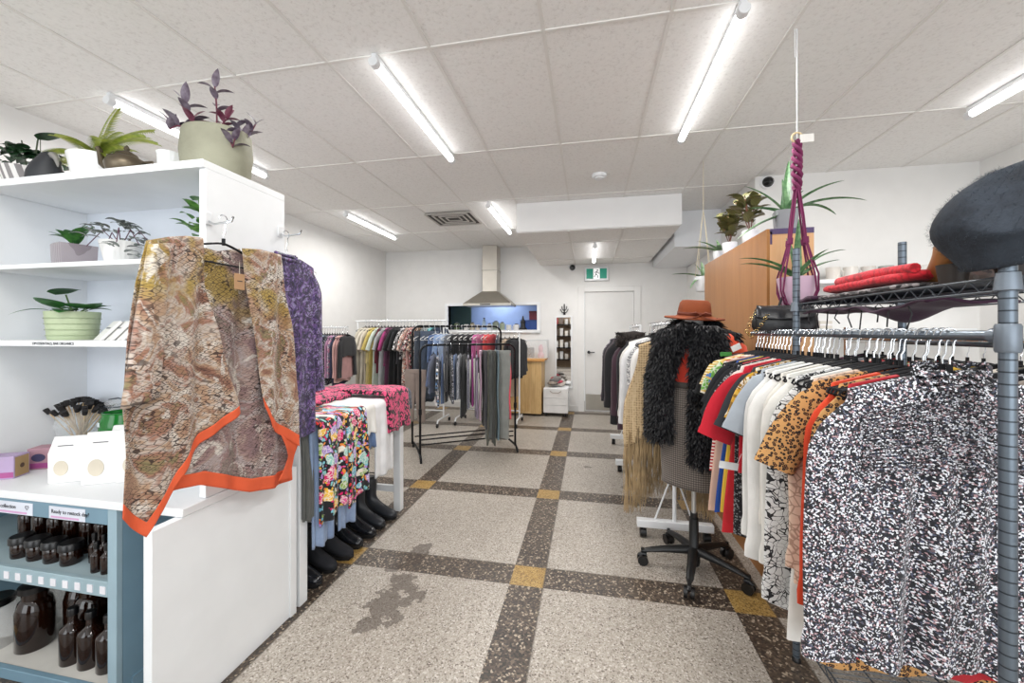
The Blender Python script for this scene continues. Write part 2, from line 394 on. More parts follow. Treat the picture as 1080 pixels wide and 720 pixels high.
# vent
t = thing('ceiling_vent', 'square louvred air vent in the ceiling', 'vent', (-1.76, 5.0, H-.007))
MB().bx(-.3, .3, -.27, .27, -.004, -.001).build('backing', plain('#4a4642', .7), t)
b = MB()
for k in range(4):
    a = .3-.07*k; c = .27-.065*k; w = .018; z = -.012+.002*k
    b.box((0, -c, z), (2*a, w, .012)).box((0, c, z), (2*a, w, .012)).box((-a, 0, z), (w, 2*c, .012)).box((a, 0, z), (w, 2*c, .012))
b.build('louvre', plain('#c9c5bf', .5), t)
t = thing('smoke_detector', 'round white smoke detector on the ceiling', 'detector', (.1, 3.89, H-.001))
MB().lathe([(.07, 0), (.07, -.02), (.062, -.03), (.0, -.03)], n=28).build('housing', WHITE, t)
MB().lathe([(.045, -.029), (.045, -.042), (.03, -.048), (0, -.048)], n=28).build('sensor_cap', WHITEM, t)
# security cameras
def sec(loc, rz, label):
    t = thing('security_camera', label, 'camera', loc, rz)
    MB().lathe([(.06, 0), (.06, .02), (.05, .03), (0, .03)], n=24).build('mount', WHITEM, t).rotation_euler = (R(90), 0, 0)
    MB().lathe([(0, .085), (.025, .08), (.045, .055), (.05, .03)], n=24).build('dome', plain('#17181a', .15), t).rotation_euler = (R(90), 0, 0)
sec((-.28, YB-.001, 2.5), 0, 'small black dome camera on the back wall left of the exit sign')
sec((1.7, YP-.001, 2.83), 0, 'black dome camera on the wall corner above the shelf plants')
# exit sign
t = thing('exit_sign', 'green and white running man exit sign above the back door', 'sign', (.13, YB-.02, 2.38))
MB().bx(-.2, .2, -.04, .018, -.12, .12).build('case', WHITEM, t, bevel=.006)
GR = emit('#12806a', .35)
MB().bx(-.17, -.055, -.044, -.041, -.085, .085).build('green_panel', GR, t)
MB().bx(.055, .17, -.044, -.041, -.085, .085).build('green_panel', GR, t)
MB().bx(-.05, .05, -.0435, -.041, -.085, .085).build('white_panel', emit('#ffffff', .6), t)
b = MB()
b.cyl((.015, -.048, .055), (.015, -.044, .055), .015, n=16)
for seg in ([(.01, .035), (-.012, -.01)], [(.005, .03), (.035, .012), (.04, -.008)], [(.0, .03), (-.032, .022), (-.035, .0)], [(-.012, -.01), (.02, -.035), (.02, -.075)], [(-.014, -.01), (-.022, -.045), (-.045, -.05)]):
    b.tube([(x, -.047, z) for x, z in seg], .0075, 6)
b.build('running_figure', plain('#12232a', .5), t)
# ------------------------------------------------------------------ garments and hangers
def hanger_proto(mat_body, name, label, rail_r=.013, hookmat=CHROME, cat='hanger', flocked=True):
    t = thing(name, label, cat, (0, 0, -50))
    arms = []
    for i in range(-8, 9):
        x = i/8*.2; arms.append((x, 0, -.088-.06*abs(i/8)**1.25))
    b = MB().tube(arms, .0075 if flocked else .004, 8, flat=.5 if flocked else 1)
    b.tube([(-.2, 0, -.148), (-.205, 0, -.158), (-.195, 0, -.165), (.195, 0, -.165), (.205, 0, -.158), (.2, 0, -.148)], .0035, 6)
    b.cyl((0, 0, -.07), (0, 0, -.095), .006, n=8)
    b.build('hanger_body', mat_body, t)
    r = rail_r+.004; pts = [(0, 0, -.075), (0, 0, -.055), (.006, 0, -.045)]
    for i in range(0, 13):
        a = R(-60+i*20); pts.append((r*cos(a), 0, r*sin(a)+.0))
    MB().tube(pts, .0022, 6).build('hook', hookmat, t)
    return t
HANGER = {}
def put_hanger(kind, loc, rz, label, group):
    if kind not in HANGER:
        m = {'black': plain('#15161a', .9), 'white': plain('#e9e9e7', .4), 'clear': glass('#e8eef2')}[kind]
        h = hanger_proto(m, 'clothes_hanger', label, hookmat=CHROME if kind != 'white' else WHITEM, flocked=kind == 'black')
        h.location = loc; h.rotation_euler = (0, 0, rz); h['group'] = group; HANGER[kind] = h; return h
    return dup(HANGER[kind], loc, rz, label, group)

def garment(name, label, cat, loc, rz, m, W=.2, Wh=None, L=.6, sl=.5, D=.016, folds=5, amp=.008, neck=.05, seed=0, group=None,
            m2=None, nu=36, nv=22, collar=0, slw=.06, hem=.01, out=.03, pleat=0, strap=False):
    """a top or dress on a hanger; local X is its width, Z down from the rail"""
    t = thing(name, label, cat, loc, rz, group); Wh = Wh or W*1.15; rr = random.Random(seed+5); ph = rr.uniform(0, 6); ph2 = rr.uniform(0, 6)
    z0 = -.08
    def ring(v):
        pts = []
        w = lerp(W, Wh, sstep(.0, 1, v)*.4+v*.6) if not strap else lerp(W*.75, Wh, v)
        if v < .04: w *= .97
        dd = D*(.55+.45*sstep(0, .1, v))
        for k in range(nu):
            a = TAU*k/nu; ca, sa = cos(a), sin(a)
            x = w*math.copysign(abs(ca)**.8, ca)
            y = dd*math.copysign(abs(sa)**.7, sa)
            q = amp*sstep(.1, .9, v)
            y += q*sin(folds*x/w*1.8+ph+v*.8)+q*.5*sin(folds*2.3*x/w+ph2-v)
            if pleat: y += pleat*sstep(.26, .32, v)*sin(x*85+v*2)*(1 if sa < 0 else .3)
            shoulder = -.27*abs(x)*(1-sstep(0, .55, v))
            z = z0+shoulder-(L)*v
            if v < .12:
                nk = sstep(.085, .03, abs(x))
                z -= nk*(neck if sa < 0 else neck*.25)*(1-v/.12)
            z += hem*sin(folds*x/w+ph2)*v
            pts.append((x, y, z))
        return pts
    rings = [ring((j/nv)) for j in range(nv+1)]
    b = MB().loft(rings, True, False)
    # close the shoulders (front to back) except the neck opening
    r0 = rings[0]; fs = []
    for k in range(nu//2):
        a, c_, = k, (k+1) % nu
        bk, dk = (nu-k) % nu, (nu-k-1) % nu
        if abs((r0[a][0]+r0[c_][0])/2) > .07: fs.append((a, c_, dk, bk))
    b.f += [tuple(f) for f in fs if len(set(f)) > 2]
    b.f = [tuple(dict.fromkeys(f)) for f in b.f]
    b.build('body', m, t, ang=80)
    if sl:
        for s in (-1, 1):
            rg = []; n2 = 16; mm = 16; x = W-.055; z = z0-.27*x-slw*.9; a_end = 88 if sl > .35 else 68; ds = sl/mm; px_, pz_ = x, z
            for j in range(mm+1):
                v = j/mm; a = R(lerp(48 if sl > .35 else 38, a_end, sstep(0, .25 if sl > .35 else .8, v))); r = lerp(slw, slw*.75, v)+(.012*sl*(v > .9))
                pr = []
                for k in range(n2):
                    th = TAU*k/n2; u_ = r*cos(th)*(.75+.25*sstep(0, .2, v))
                    yy = D*.9*sin(th)+amp*.6*sin(5*v+ph+cos(th)*2)*v
                    pr.append((s*(px_+u_*sin(a)+.004*sin(5*v+ph)), yy, pz_+u_*cos(a)))
                rg.append(pr); px_ += cos(a)*ds*(1 if out > 0 else .6); pz_ -= sin(a)*ds
            MB().loft(rg, True, True).build('sleeve', m2 or m, t, ang=80)
    if collar:
        pts = [(.062*cos(TAU*k/18), .012*sin(TAU*k/18), z0+.0-.3*.05-(neck*.8 if sin(TAU*k/18) < -.2 else 0)) for k in range(19)]
        MB().tube(pts, collar, 8, caps=False).build('collar', m2 or m, t)
    return t

def trousers(name, label, cat, loc, rz, m, W=.17, L=.95, D=.018, legw=.09, seed=0, group=None, top=-.09, m2=None):
    t = thing(name, label, cat, loc, rz, group); rr = random.Random(seed); ph = rr.uniform(0, 6)
    b = MB()
    for s in (-1, 1):
        rg = []
        for j in range(19):
            v = j/18; w = lerp(W/2+.006, legw, sstep(.1, 1, v)); cx = s*lerp(W/2, W/2+.005, v)
            pr = []
            for k in range(18):
                a = TAU*k/18; ca, sa = cos(a), sin(a)
                pr.append((cx+w*math.copysign(abs(ca)**.7, ca), D*math.copysign(abs(sa)**.7, sa)*(1 if v > .06 else .8)+.006*sin(v*9+ph+s)*sstep(0, .3, v), top-L*v+(.01*sin(4*ca+ph)*v)))
            rg.append(pr)
        b.loft(rg, True, True)
    b.build('body', m, t, ang=70)
    MB().lathe([(W+.004, 0), (W+.007, -.012), (W+.006, -.04)], (0, 0, top+.002), 28, 1, (D+.003)/W).build('waistband', m2 or m, t)
    return t

# ------------------------------------------------------------------ plants
def leafmat(c1, c2, kind='plain', rough=.45):
    key = ('leaf', c1, c2, kind)
    if key in MC: return MC[key]
    t = NT('leaf'); v = t.co(); n1 = t.noise(v, 40, 3).outputs[0]
    if kind == 'stripe':
        w = t.n('ShaderNodeTexWave', {'Vector': v, 'Scale': 45, 'Distortion': 3, 'Detail': 2}, bands_direction='X').outputs[1]
        t.base(t.ramp(w, [(.35, c1), (.6, c2)]))
    else: t.base(t.ramp(n1, [(.35, c1), (.65, c2)]))
    MC[key] = t.done(rough); return MC[key]
def leaf(b, base, az, L, w, e0=60, e1=-10, prof='oval', fold=.25, n=9, twist=0):
    """adds a curved leaf to b: elevation runs from e0 to e1 degrees along its length"""
    p = Vector(base); h = Vector((cos(az), sin(az), 0)); sd = Vector((-sin(az), cos(az), 0)); vs = []; ds = L/n
    for i in range(n+1):
        t = i/n; e = R(lerp(e0, e1, t)); d = h*cos(e)+Vector((0, 0, sin(e))); up = sd.cross(d)*-1
        if prof == 'oval': q = w*sin(PI*min(1, max(.02, t))**.75)**.8 if t < 1 else 0
        elif prof == 'strap': q = w*(1-t)**.6*(.6+.4*sstep(0, .15, t))
        elif prof == 'heart': q = w*(sin(PI*t**.55)**.7 if 0 < t < 1 else 0)
        q = max(q, .0004)
        s2 = (sd*cos(twist*t)+up*sin(twist*t))
        vs += [p+s2*q-up*-1*q*fold, p, p-s2*q-up*-1*q*fold]
        p = p+d*ds
    fs = []
    for i in range(n):
        a = i*3; fs += [(a, a+1, a+4, a+3), (a+1, a+2, a+5, a+4)]
    b.add(vs, fs); return p
SOIL = plain('#2e241c', .95, bs=200)
def pot(t, r, h, m, r2=None, ribs=0, rim=0, sx=1, sy=1, n=40, name='pot'):
    r2 = r2 or r*.85
    fn = (lambda a, z: 1+.025*abs(sin(ribs/2*a))) if ribs else None
    prof = [(0, 0), (r2*.95, 0), (r2, .004), (lerp(r2, r, .5)*1.0, h*.5), (r, h-.004), (r, h), (r-.006, h), (r-.007, h-.02), (0, h-.02)]
    if rim: prof = [(0, 0), (r2*.95, 0), (r2, .004), (r*.98, h-rim), (r*1.05, h-rim), (r*1.06, h), (r-.004, h), (r-.006, h-.02), (0, h-.02)]
    MB().lathe(prof, n=n if not ribs else max(n, ribs*4), fn=fn, sx=sx, sy=sy).build(name, m, t)
    MB().lathe([(r-.008, h-.022), (r-.01, h-.012), (0, h-.01)], n=24, sx=sx, sy=sy).build('soil', SOIL, t)

# ------------------------------------------------------------------ white shelving against the left, blue cabinet under it
PX = -1.42
sh = thing('shelving_unit', 'tall white open shelving unit at the left with plants on its shelves', 'shelves', (-2.0, 1.4, 0))
def loc(o): o.location = tuple(-x for x in sh.location); return o
loc(MB().bx(PX-.03, PX, 1.237, 1.63, .752, 2.0).build('side_panel', WHITE, sh, bevel=.002))
loc(MB().bx(-2.63, -2.6, 1.237, 1.63, .752, 2.0).build('side_panel', WHITE, sh, bevel=.002))
loc(MB().bx(-2.6, PX-.03, 1.61, 1.63, .752, 2.0).build('back_panel', plain('#e3e8f0', .55, var=.02), sh))
loc(MB().bx(-2.95, PX, 1.225, 1.63, 2.0, 2.03).build('top_board', WHITE, sh, bevel=.002))
loc(MB().bx(-2.6, PX-.03, 1.237, 1.61, 1.648, 1.668).build('shelf', WHITE, sh, bevel=.002))
s3 = loc(MB().bx(-2.6, PX-.03, 1.237, 1.61, 1.32, 1.345).build('shelf', WHITE, sh, bevel=.002))
def text(body, size, locv, rot, m, parent, name='lettering', align='LEFT', ext=.0004):
    cu = bpy.data.curves.new(name, 'FONT'); cu.body = body; cu.size = size; cu.extrude = ext; cu.align_x = align
    o = bpy.data.objects.new(name, cu); COL.objects.link(o)
    dg = bpy.context.evaluated_depsgraph_get(); me = bpy.data.meshes.new_from_object(o.evaluated_get(dg))
    bpy.data.objects.remove(o); me.materials.clear(); me.materials.append(m)
    o = bpy.data.objects.new(name, me); COL.objects.link(o); o.location = locv; o.rotation_euler = rot
    if parent: o.parent = parent
    return o
INK = plain('#23242c', .6)
q = text('OM ESSENTIALS, BAR ORGANICS', .0155, (-2.295+2.0, 1.2362-1.4, 1.327), (R(90), 0, 0), INK, sh)
ct = tag(MB().bx(-2.95, PX+.004, 1.147, 1.665, .72, .75).build('countertop', WHITE, bevel=.003), 'white counter top carrying the soap boxes and paper bags', 'counter')
# low white panel box under the kimono
pl = thing('plinth', 'low white panelled plinth under the counter end', 'plinth', (-1.435, 1.37, 0))
MB().bx(-.02, .015, -.32, .29, .0, .718).build('side_panel', WHITE, pl, bevel=.002)
MB().bx(-.03, .022, .29, .33, 0, .718).build('corner_post', WHITE, pl, bevel=.002)
MB().bx(-.26, -.02, .27, .285, .0, .715).build('back_panel', WHITE, pl)
# blue cabinet
BLUE = plain('#7796a8', .5, var=.04)
cb = thing('blue_cabinet', 'open blue grey painted cabinet full of amber bottles below the counter', 'cabinet', (-2.3, 1.4, 0))
def L2(o): o.location = tuple(-x for x in cb.location); return o
L2(MB().bx(-1.745, -1.72, 1.17, 1.66, 0, .72).build('side_panel', BLUE, cb, bevel=.003))
L2(MB().bx(-2.95, -2.925, 1.17, 1.66, 0, .72).build('side_panel', BLUE, cb))
L2(MB().bx(-1.76, -1.718, 1.15, 1.17, 0, .72).build('front_stile', plain('#9db6c2', .5), cb, bevel=.002))
L2(MB().bx(-2.95, -1.76, 1.15, 1.17, .66, .72).build('top_rail', BLUE, cb, bevel=.002))
L2(MB().bx(-2.925, -1.745, 1.17, 1.64, .425, .445).build('shelf', plain('#a9bdc4', .5), cb))
L2(MB().bx(-2.95, -1.76, 1.15, 1.17, .39, .448).build('shelf_rail', plain('#9fb6bf', .5), cb, bevel=.002))
L2(MB().bx(-2.925, -1.745, 1.17, 1.64, .02, .04).build('shelf', plain('#d9d6cf', .5), cb))
L2(MB().bx(-2.95, -1.76, 1.15, 1.17, .0, .042).build('plinth_rail', BLUE, cb, bevel=.002))
L2(MB().bx(-1.732, -1.712, 1.2, 1.66, 0, .06).build('skirting', BLUE, cb))
def perf():
    t = NT('perforated_board'); v = t.co(); q = t.n('ShaderNodeTexVoronoi', {'Vector': v, 'Scale': 48, 'Randomness': 0}).outputs['Distance']
    t.base(t.ramp(q, [(.28, '#2a2c30'), (.32, '#a7a6a2')])); return t.done(.6)
L2(MB().bx(-2.925, -1.745, 1.64, 1.655, .08, .72).build('perforated_back', perf(), cb))
for k in range(10):
    x = -2.33+k*.061
    L2(MB().bx(x-.013, x+.013, 1.1475, 1.15, .402, .43).build('price_tag', plain('#eceaf0', .6), cb))
PINKP = plain('#e8d8ea', .6)
for x0, x1, tx, w in ((-2.38, -2.13, 'li valley collection \u2661', .0), (-2.045, -1.865, 'Ready to restock day?', 0)):
    s = thing('paper_sign', 'pale pink handwritten paper strip reading '+('li valley collection' if 'li' in tx else 'Ready to restock day')+' on the cabinet rail', 'sign', (x0, 1.1495, .668))
    MB().bx(0, x1-x0, -.001, 0, -.006, .042).build('paper', plain('#dfe3ee', .6), s)
    MB().bx(.01, x1-x0-.03, -.0014, -.001, -.002, .005).build('pink_stripe', plain('#d9a6cf', .6), s)
    text(tx.replace(' \u2661', ''), .021, (.012, -.0016, .016), (R(90), 0, 0), INK, s)
    if '\u2661' in tx:
        hp = [(.0*1, -.008), (.009, .002), (.006, .008), (0, .004), (-.006, .008), (-.009, .002), (0, -.008)]
        MB().tube([(.222+a, -.002, .024+c) for a, c in hp], .0008, 5).build('heart', INK, s)

# bottles
def amber():
    t = NT('amber_glass'); t.base(C('#1f0d06')); return t.done(.06, 0, Transmission_Weight=.15, IOR=1.3, Coat_Weight=.8)
AMB = amber(); CAP = plain('#0d0d0f', .3)
def bottle(name, label, cat, r, h, nr, m=AMB, lab=False, capr=None):
    t = thing(name, label, cat, (0, 0, -50)); sh_ = h*.72 if nr < r*.8 else h*.93
    prof = [(0, 0), (r*.93, 0), (r, .006), (r, sh_-r*.35), (r*.93, sh_-r*.12), (nr*1.25, sh_+r*.28), (nr, sh_+r*.45), (nr, h), (0, h)]
    if nr >= r*.8: prof = [(0, 0), (r*.93, 0), (r, .006), (r, h*.86), (nr, h*.93), (nr, h), (0, h)]
    MB().lathe(prof, n=28).build('glass_body', m, t)
    cr = capr or nr*1.25
    MB().lathe([(cr, h-.012), (cr, h+(.012 if nr < r*.8 else .01)), (cr*.9, h+.016), (0, h+.016)], n=24).build('cap', CAP, t)
    return t
B = {'round': bottle('amber_bottle', 'brown glass bottle with black cap on the bottom shelf of the blue cabinet', 'bottle', .04, .2, .014),
     'jug': bottle('amber_jug', 'large brown glass jar with black lid on the bottom shelf of the blue cabinet', 'jar', .06, .25, .04),
     'clear': bottle('glass_jar', 'clear glass jar with black lid on the bottom shelf of the blue cabinet', 'jar', .056, .19, .05, glass(), capr=.056),
     'small': bottle('dropper_bottle', 'small brown dropper bottle on the upper shelf of the blue cabinet', 'bottle', .018, .1, .007),
     'mid': bottle('amber_bottle', 'medium brown glass bottle on the upper shelf of the blue cabinet', 'bottle', .029, .185, .012),
     'jar': bottle('amber_jar', 'short brown glass jar on the upper shelf of the blue cabinet', 'jar', .034, .07, .031)}
GRP = {'round': 'brown bottles on the bottom shelf', 'jug': 'large brown jars on the bottom shelf', 'clear': 'clear jars on the bottom shelf', 'small': 'dropper bottles on the upper shelf', 'mid': 'medium bottles on the upper shelf', 'jar': 'short brown jars on the upper shelf'}
used = {}
def putb(k, x, y, z):
    if k not in used:
        used[k] = 1; B[k].location = (x, y, z); B[k]['group'] = GRP[k]; return
    dup(B[k], (x, y, z), rnd.uniform(0, 6), None, GRP[k])
for x in (-1.79, -1.88, -1.975, -2.07): putb('round', x, 1.235, .04)
for x in (-1.80, -1.9, -1.99): putb('round', x+.02, 1.33, .04)
for x in (-1.83, -1.95, -2.07, -2.19): putb('jug', x-.03, 1.445, .04)
putb('jug', -2.12, 1.33, .04); putb('jug', -2.33, 1.265, .04); putb('jug', -2.24, 1.37, .04)
for x in (-1.84, -1.97, -2.1, -2.23): putb('jug', x, 1.57, .04)
for (x, y, z) in ((-2.49, 1.23, .04), (-2.45, 1.36, .04), (-2.45, 1.36, .247), (-2.37, 1.55, .04), (-2.37, 1.55, .247), (-2.52, 1.5, .04)): putb('clear', x, y, z)
for x in (-1.79, -1.84, -1.89): putb('small', x, 1.2, .445)
for x in (-1.8, -1.86, -1.92, -1.97): putb('small', x-.01, 1.25, .445)
for x in (-2.06, -2.15, -2.24, -2.33): putb('jar', x, 1.225, .445)
for x in (-2.02, -2.1, -2.19, -2.28, -2.37, -2.45): putb('mid', x, 1.305, .445)
for x in (-1.8, -1.87, -1.94, -2.02, -2.1, -2.18, -2.27, -2.36): putb('mid', x, 1.39, .445)
for x in (-1.83, -1.92, -2.0, -2.08, -2.17, -2.26, -2.35): putb('mid', x, 1.49, .445)

# ---- things on the counter
def soap_box(locv, rz, label, c1):
    t = thing('soap_box', label, 'box', locv, rz, 'pink soap boxes'); t.scale = (.84,)*3
    MB().bx(-.07, .07, -.045, .045, 0, .115).build('carton', plain(c1, .6), t, bevel=.003)
    MB().bx(.0702, .0712, -.038, .038, .008, .107).build('kraft_end', plain('#b39468', .8), t)
    MB().bx(-.069, .069, -.0462, -.0452, .008, .035).build('magenta_band', plain('#a8508c', .5), t)
    MB().lathe([(.03, 0), (.03, .001), (0, .001)], (0, 0, 0), 24, 1, .7).build('dark_emblem', plain('#4e4a6a', .5), t).matrix_local = Matrix.Translation((.0-.02, -.0465, .065)) @ Matrix.Rotation(R(90), 4, 'X')
    MB().lathe([(.012, 0), (.012, .001), (0, .001)], n=16).build('brown_sticker', plain('#5a4334', .5), t).matrix_local = Matrix.Translation((.0713, 0, .058)) @ Matrix.Rotation(R(90), 4, 'Y')
soap_box((-2.49, 1.255, .75), R(26), 'lilac soap carton nearest the left picture edge', '#b9a3c6')
soap_box((-2.475, 1.395, .75), R(26), 'dusty pink soap carton behind the lilac one', '#b98f9b')
def paper_bag(locv, rz, label, s=1.0):
    t = thing('paper_bag', label, 'bag', locv, rz, 'white paper bags on the counter')
    w, d, h = .055*s, .038*s, .125*s
    b = MB(); vs = [(-w, -d, 0), (w, -d, 0), (w, d, 0), (-w, d, 0), (-w, -d, h), (w, -d, h), (w, d, h), (-w, d, h), (-w*.97, -.004, h+.062*s), (w*.97, -.004, h+.062*s), (-w*.97, .004, h+.062*s), (w*.97, .004, h+.062*s)]
    b.add(vs, [(0, 3, 2, 1), (0, 1, 5, 4), (1, 2, 6, 5), (2, 3, 7, 6), (3, 0, 4, 7), (4, 5, 9, 8), (6, 7, 10, 11), (8, 9, 11, 10), (5, 6, 11, 9), (7, 4, 8, 10)])
    b.build('paper_body', plain('#f0efee', .75, var=.03, bs=40, bst=.3), t, bevel=.003)
    MB().lathe([(.026*s, 0), (.026*s, .001), (0, .001)], (0, 0, 0), 24, .9, 1.2).build('window_patch', plain('#ddd3c0', .4), t).matrix_local = Matrix.Translation((-.012, -d-.001, .062*s)) @ Matrix.Rotation(R(90), 4, 'X')
    for k in range(2): MB().box((-.0+.004*k, 0, 0), (.05-.01*k, .0015, .003)).build('printed_line', plain('#4a4a52', .6), t).matrix_local = Matrix.Translation((-.005, -d*.55-.004, h+.027*s-.012*k)) @ Matrix.Rotation(R(-31), 4, 'X')
paper_bag((-2.17, 1.29, .75), R(30), 'white paper bag with gusset, the front left one of the bags', 1.0)
paper_bag((-2.01, 1.31, .75), R(30), 'tall white paper bag beside the kimono sleeve', 1.12)
paper_bag((-2.07, 1.44, .75), R(30), 'white paper bag standing behind the front left bag', 1.1)
paper_bag((-1.9, 1.36, .75), R(30), 'white paper bag half hidden by the kimono', 1.15)
# brush bowl
t = thing('glass_bowl', 'round glass bowl full of wooden brushes with dark bristles', 'bowl', (-2.465, 1.5, .75)); t.scale = (.8, .8, .9)
MB().lathe([(0, 0), (.05, 0), (.05, .006), (.018, .02), (.018, .09), (.05, .105), (.1, .15), (.115, .2), (.1, .25), (.075, .275)], n=36, caps=False).build('glass', glass('#eef4f6'), t)
bh = thing('brush_bundle', 'bundle of pale wooden brushes with black tips fanned in the glass bowl', 'brushes', (-2.465, 1.5, .85)); bh.scale = (.85, .85, .8); bh['kind'] = 'stuff'
b = MB(); e = MB()
for k in range(44):
    a = rnd.uniform(0, TAU); sp = rnd.uniform(.02, .16)
    p0 = (rnd.uniform(-.02, .02), rnd.uniform(-.02, .02), .01); p1 = (sp*cos(a)*1.1, sp*sin(a)*.7, .25-sp*.5)
    b.cyl(p0, p1, .003, n=6); d = Vector(p1)-Vector(p0); d.normalize()
    e.cyl(Vector(p1)-d*.01, Vector(p1)+d*.025, .011, .013, n=8)
b.build('handles', plain('#cdb18c', .7), bh); e.build('bristles', plain('#1f1c1c', .8), bh)
t = thing('clip_jar', 'clear glass clip jar behind the brush bowl', 'jar', (-2.31, 1.555, .75))
MB().lathe([(0, 0), (.05, 0), (.055, .01), (.055, .2), (.045, .23), (.045, .27)], n=30, caps=False).build('glass', glass(), t)
MB().lathe([(.05, .272), (.05, .285), (.03, .295), (0, .295)], n=24).build('lid', glass(), t)
MB().tube([(.055, 0, .2), (.075, 0, .25), (.06, 0, .29), (.0, 0, .3), (-.06, 0, .29)], .0035, 8).tube([(.05*cos(a), .05*sin(a), .262) for a in [TAU*k/20 for k in range(21)]], .0025, 6, caps=False).build('wire_clip', plain('#6a7078', .3, .8), t)
t = thing('green_pot', 'glossy bright green round pot with a small price sticker', 'pot', (-2.2, 1.5, .75)); t.scale = (.85, .85, 1)
MB().lathe([(0, 0), (.06, 0), (.085, .05), (.1, .14), (.1, .2), (.086, .235), (.088, .25), (.08, .25), (.078, .235), (0, .22)], n=40).build('pot', plain('#13802a', .15, var=.15), t)
MB().box((0, 0, 0), (.03, .001, .02)).build('price_sticker', plain('#e5eef0', .6), t).matrix_local = Matrix.Translation((-.03, -.095, .2)) @ Matrix.Rotation(R(-18), 4, 'Z')

# ---- shelf 3: green pot plant, soap packets
def heart_plant(locv, label):
    t = thing('potted_plant', label, 'plant', locv)
    m = plain('#bcc9a6', .55, var=.04); pot(t, .088, .125, m, .078)
    b = MB()
    for k in range(4): b.tube([(.089*cos(a)*(.93+.02*k), .089*sin(a)*(.93+.02*k), .02+.025*k) for a in [TAU*i/30 for i in range(31)]], .0015, 5, caps=False)
    b.build('groove', plain('#a8b693', .6), t)
    s = MB(); l = MB()
    spec = [(200, .1, .045, 60, 10), (150, .16, .03, 40, -25), (340, .15, .05, 40, -5), (20, .12, .045, 50, -5), (100, .1, .05, 75, 20), (280, .12, .055, 60, 20), (240, .15, .022, 25, -40), (170, .11, .04, 40, -20), (310, .1, .04, 30, -30), (60, .1, .04, 50, -20)]
    for az, L, w, a0, a1 in spec:
        tip = (cos(R(az))*L*.45, sin(R(az))*L*.45, .11+L*.3*sin(R(a0)))
        s.tube([(0, 0, .11), tip], .002, 5); leaf(l, tip, R(az), L*.8, w, a0*.4, a1, 'heart', .12)
    s.tube([(0, 0, .11), (-.01, -.02, .2)], .003, 5); leaf(l, (-.07, -.02, .2), R(5), .13, .045, 25, -10, 'heart', .1)
    s.build('stems', plain('#4f6b33', .6), t); l.build('leaves', leafmat('#1e4d25', '#3a7a38'), t)
heart_plant((-2.26, 1.35, 1.345), 'trailing green plant in a pale green ribbed pot on the lower shelf')
for k in range(6):
    t = thing('soap_packet', 'flat white paper soap packet leaning on the lower shelf', 'packet', (-2.1+.058*k, 1.34, 1.346), 0, 'white soap packets leaning in a row')
    if k == 0: t['label'] = 'leftmost white paper soap packet beside the green pot'
    MB().box((0, 0, .048), (.095, .012, .11)).build('packet', plain('#eeedea', .7, var=.04), t, bevel=.004).rotation_euler = (R(-38), 0, R(-20))
    MB().box((0, -.0075, .06), (.05, .001, .006)).build('printed_line', plain('#77777e', .6), t).rotation_euler = (R(-38), 0, R(-20))
# ---- shelf 2
t = thing('potted_plant', 'small green rosette plant in a square mauve grey pot', 'plant', (-2.27, 1.36, 1.668), R(-15))
b = MB()
prof = [(.9, 0), (1, .01), (1.06, .1), (1.0, .1), (.95, .085)]
def sq(a): return 1/max(abs(cos(a)), abs(sin(a)))**.8
rings = [[(.06*s_*sq(TAU*k/64)*cos(TAU*k/64)*(1+.012*sin(k*PI)), .06*s_*sq(TAU*k/64)*sin(TAU*k/64), z) for k in range(64)] for s_, z in prof]
b.loft(rings, True, True).build('pot', cloth('vstripe', ['#8b8288', '#a39ba1'], 1.6, .4), t)
l = MB()
for az, L, w, a0, a1 in [(180, .14, .02, 35, -5), (215, .12, .02, 30, 0), (150, .12, .018, 40, 10), (0, .12, .022, 45, 0), (40, .12, .02, 50, 20), (70, .11, .022, 70, 40), (300, .1, .02, 40, -5), (330, .12, .02, 30, -10), (260, .09, .02, 40, -30), (110, .12, .02, 65, 30)]:
    leaf(l, (0, 0, .1), R(az), L, w*1.15, a0+18, a1+8, 'oval', .2)
l.build('leaves', leafmat('#245a28', '#4c8a3a'), t)
t = thing('potted_plant', 'silver and purple striped trailing plant in a white ribbed pot', 'plant', (-1.99, 1.35, 1.668))
pot(t, .068, .1, plain('#ecebe9', .4), .05, ribs=22)
l = MB(); s = MB()
for k in range(46):
    az = rnd.uniform(0, TAU); rr = rnd.uniform(0, .11); z = .12+.05*(1-rr/.11)-.4*max(0, rr-.06)+rnd.uniform(-.01, .02)
    if k > 34: az = R(rnd.uniform(-50, 10)); rr = rnd.uniform(.08, .15); z = rnd.uniform(.03, .1)
    leaf(l, (rr*cos(az), rr*sin(az), z), az+rnd.uniform(-1, 1), rnd.uniform(.045, .065), .015, rnd.uniform(0, 50), -40, 'oval', .2, 6)
for az in (200, 170, 320, 350, 20): s.tube([(0, 0, .08), (.07*cos(R(az)), .07*sin(R(az)), .15), (.13*cos(R(az)), .13*sin(R(az)), .08)], .002, 5)
l.build('leaves', leafmat('#3a3140', '#a9b5ab', 'stripe'), t); s.build('stems', plain('#6b4a5a', .6), t)
t = thing('potted_plant', 'green and white variegated plant in a white pot behind the hanger', 'plant', (-1.55, 1.33, 1.668))
pot(t, .05, .09, WHITEM, .042)
l = MB(); s = MB()
for k in range(22):
    az = rnd.uniform(0, TAU); rr = rnd.uniform(0, .04); leaf(l, (rr*cos(az), rr*sin(az), rnd.uniform(.1, .2)), az, rnd.uniform(.05, .08), .02, rnd.uniform(10, 60), -20, 'heart', .15, 6)
s.tube([(0, 0, .08), (-.005, 0, .2), (-.01, 0, .25)], .0025, 5); leaf(l, (-.04, 0, .25), 0, .08, .025, 10, -20, 'heart')
l.build('leaves', leafmat('#2f6b2c', '#7fae57'), t); s.build('stems', plain('#4f7a3a', .6), t)

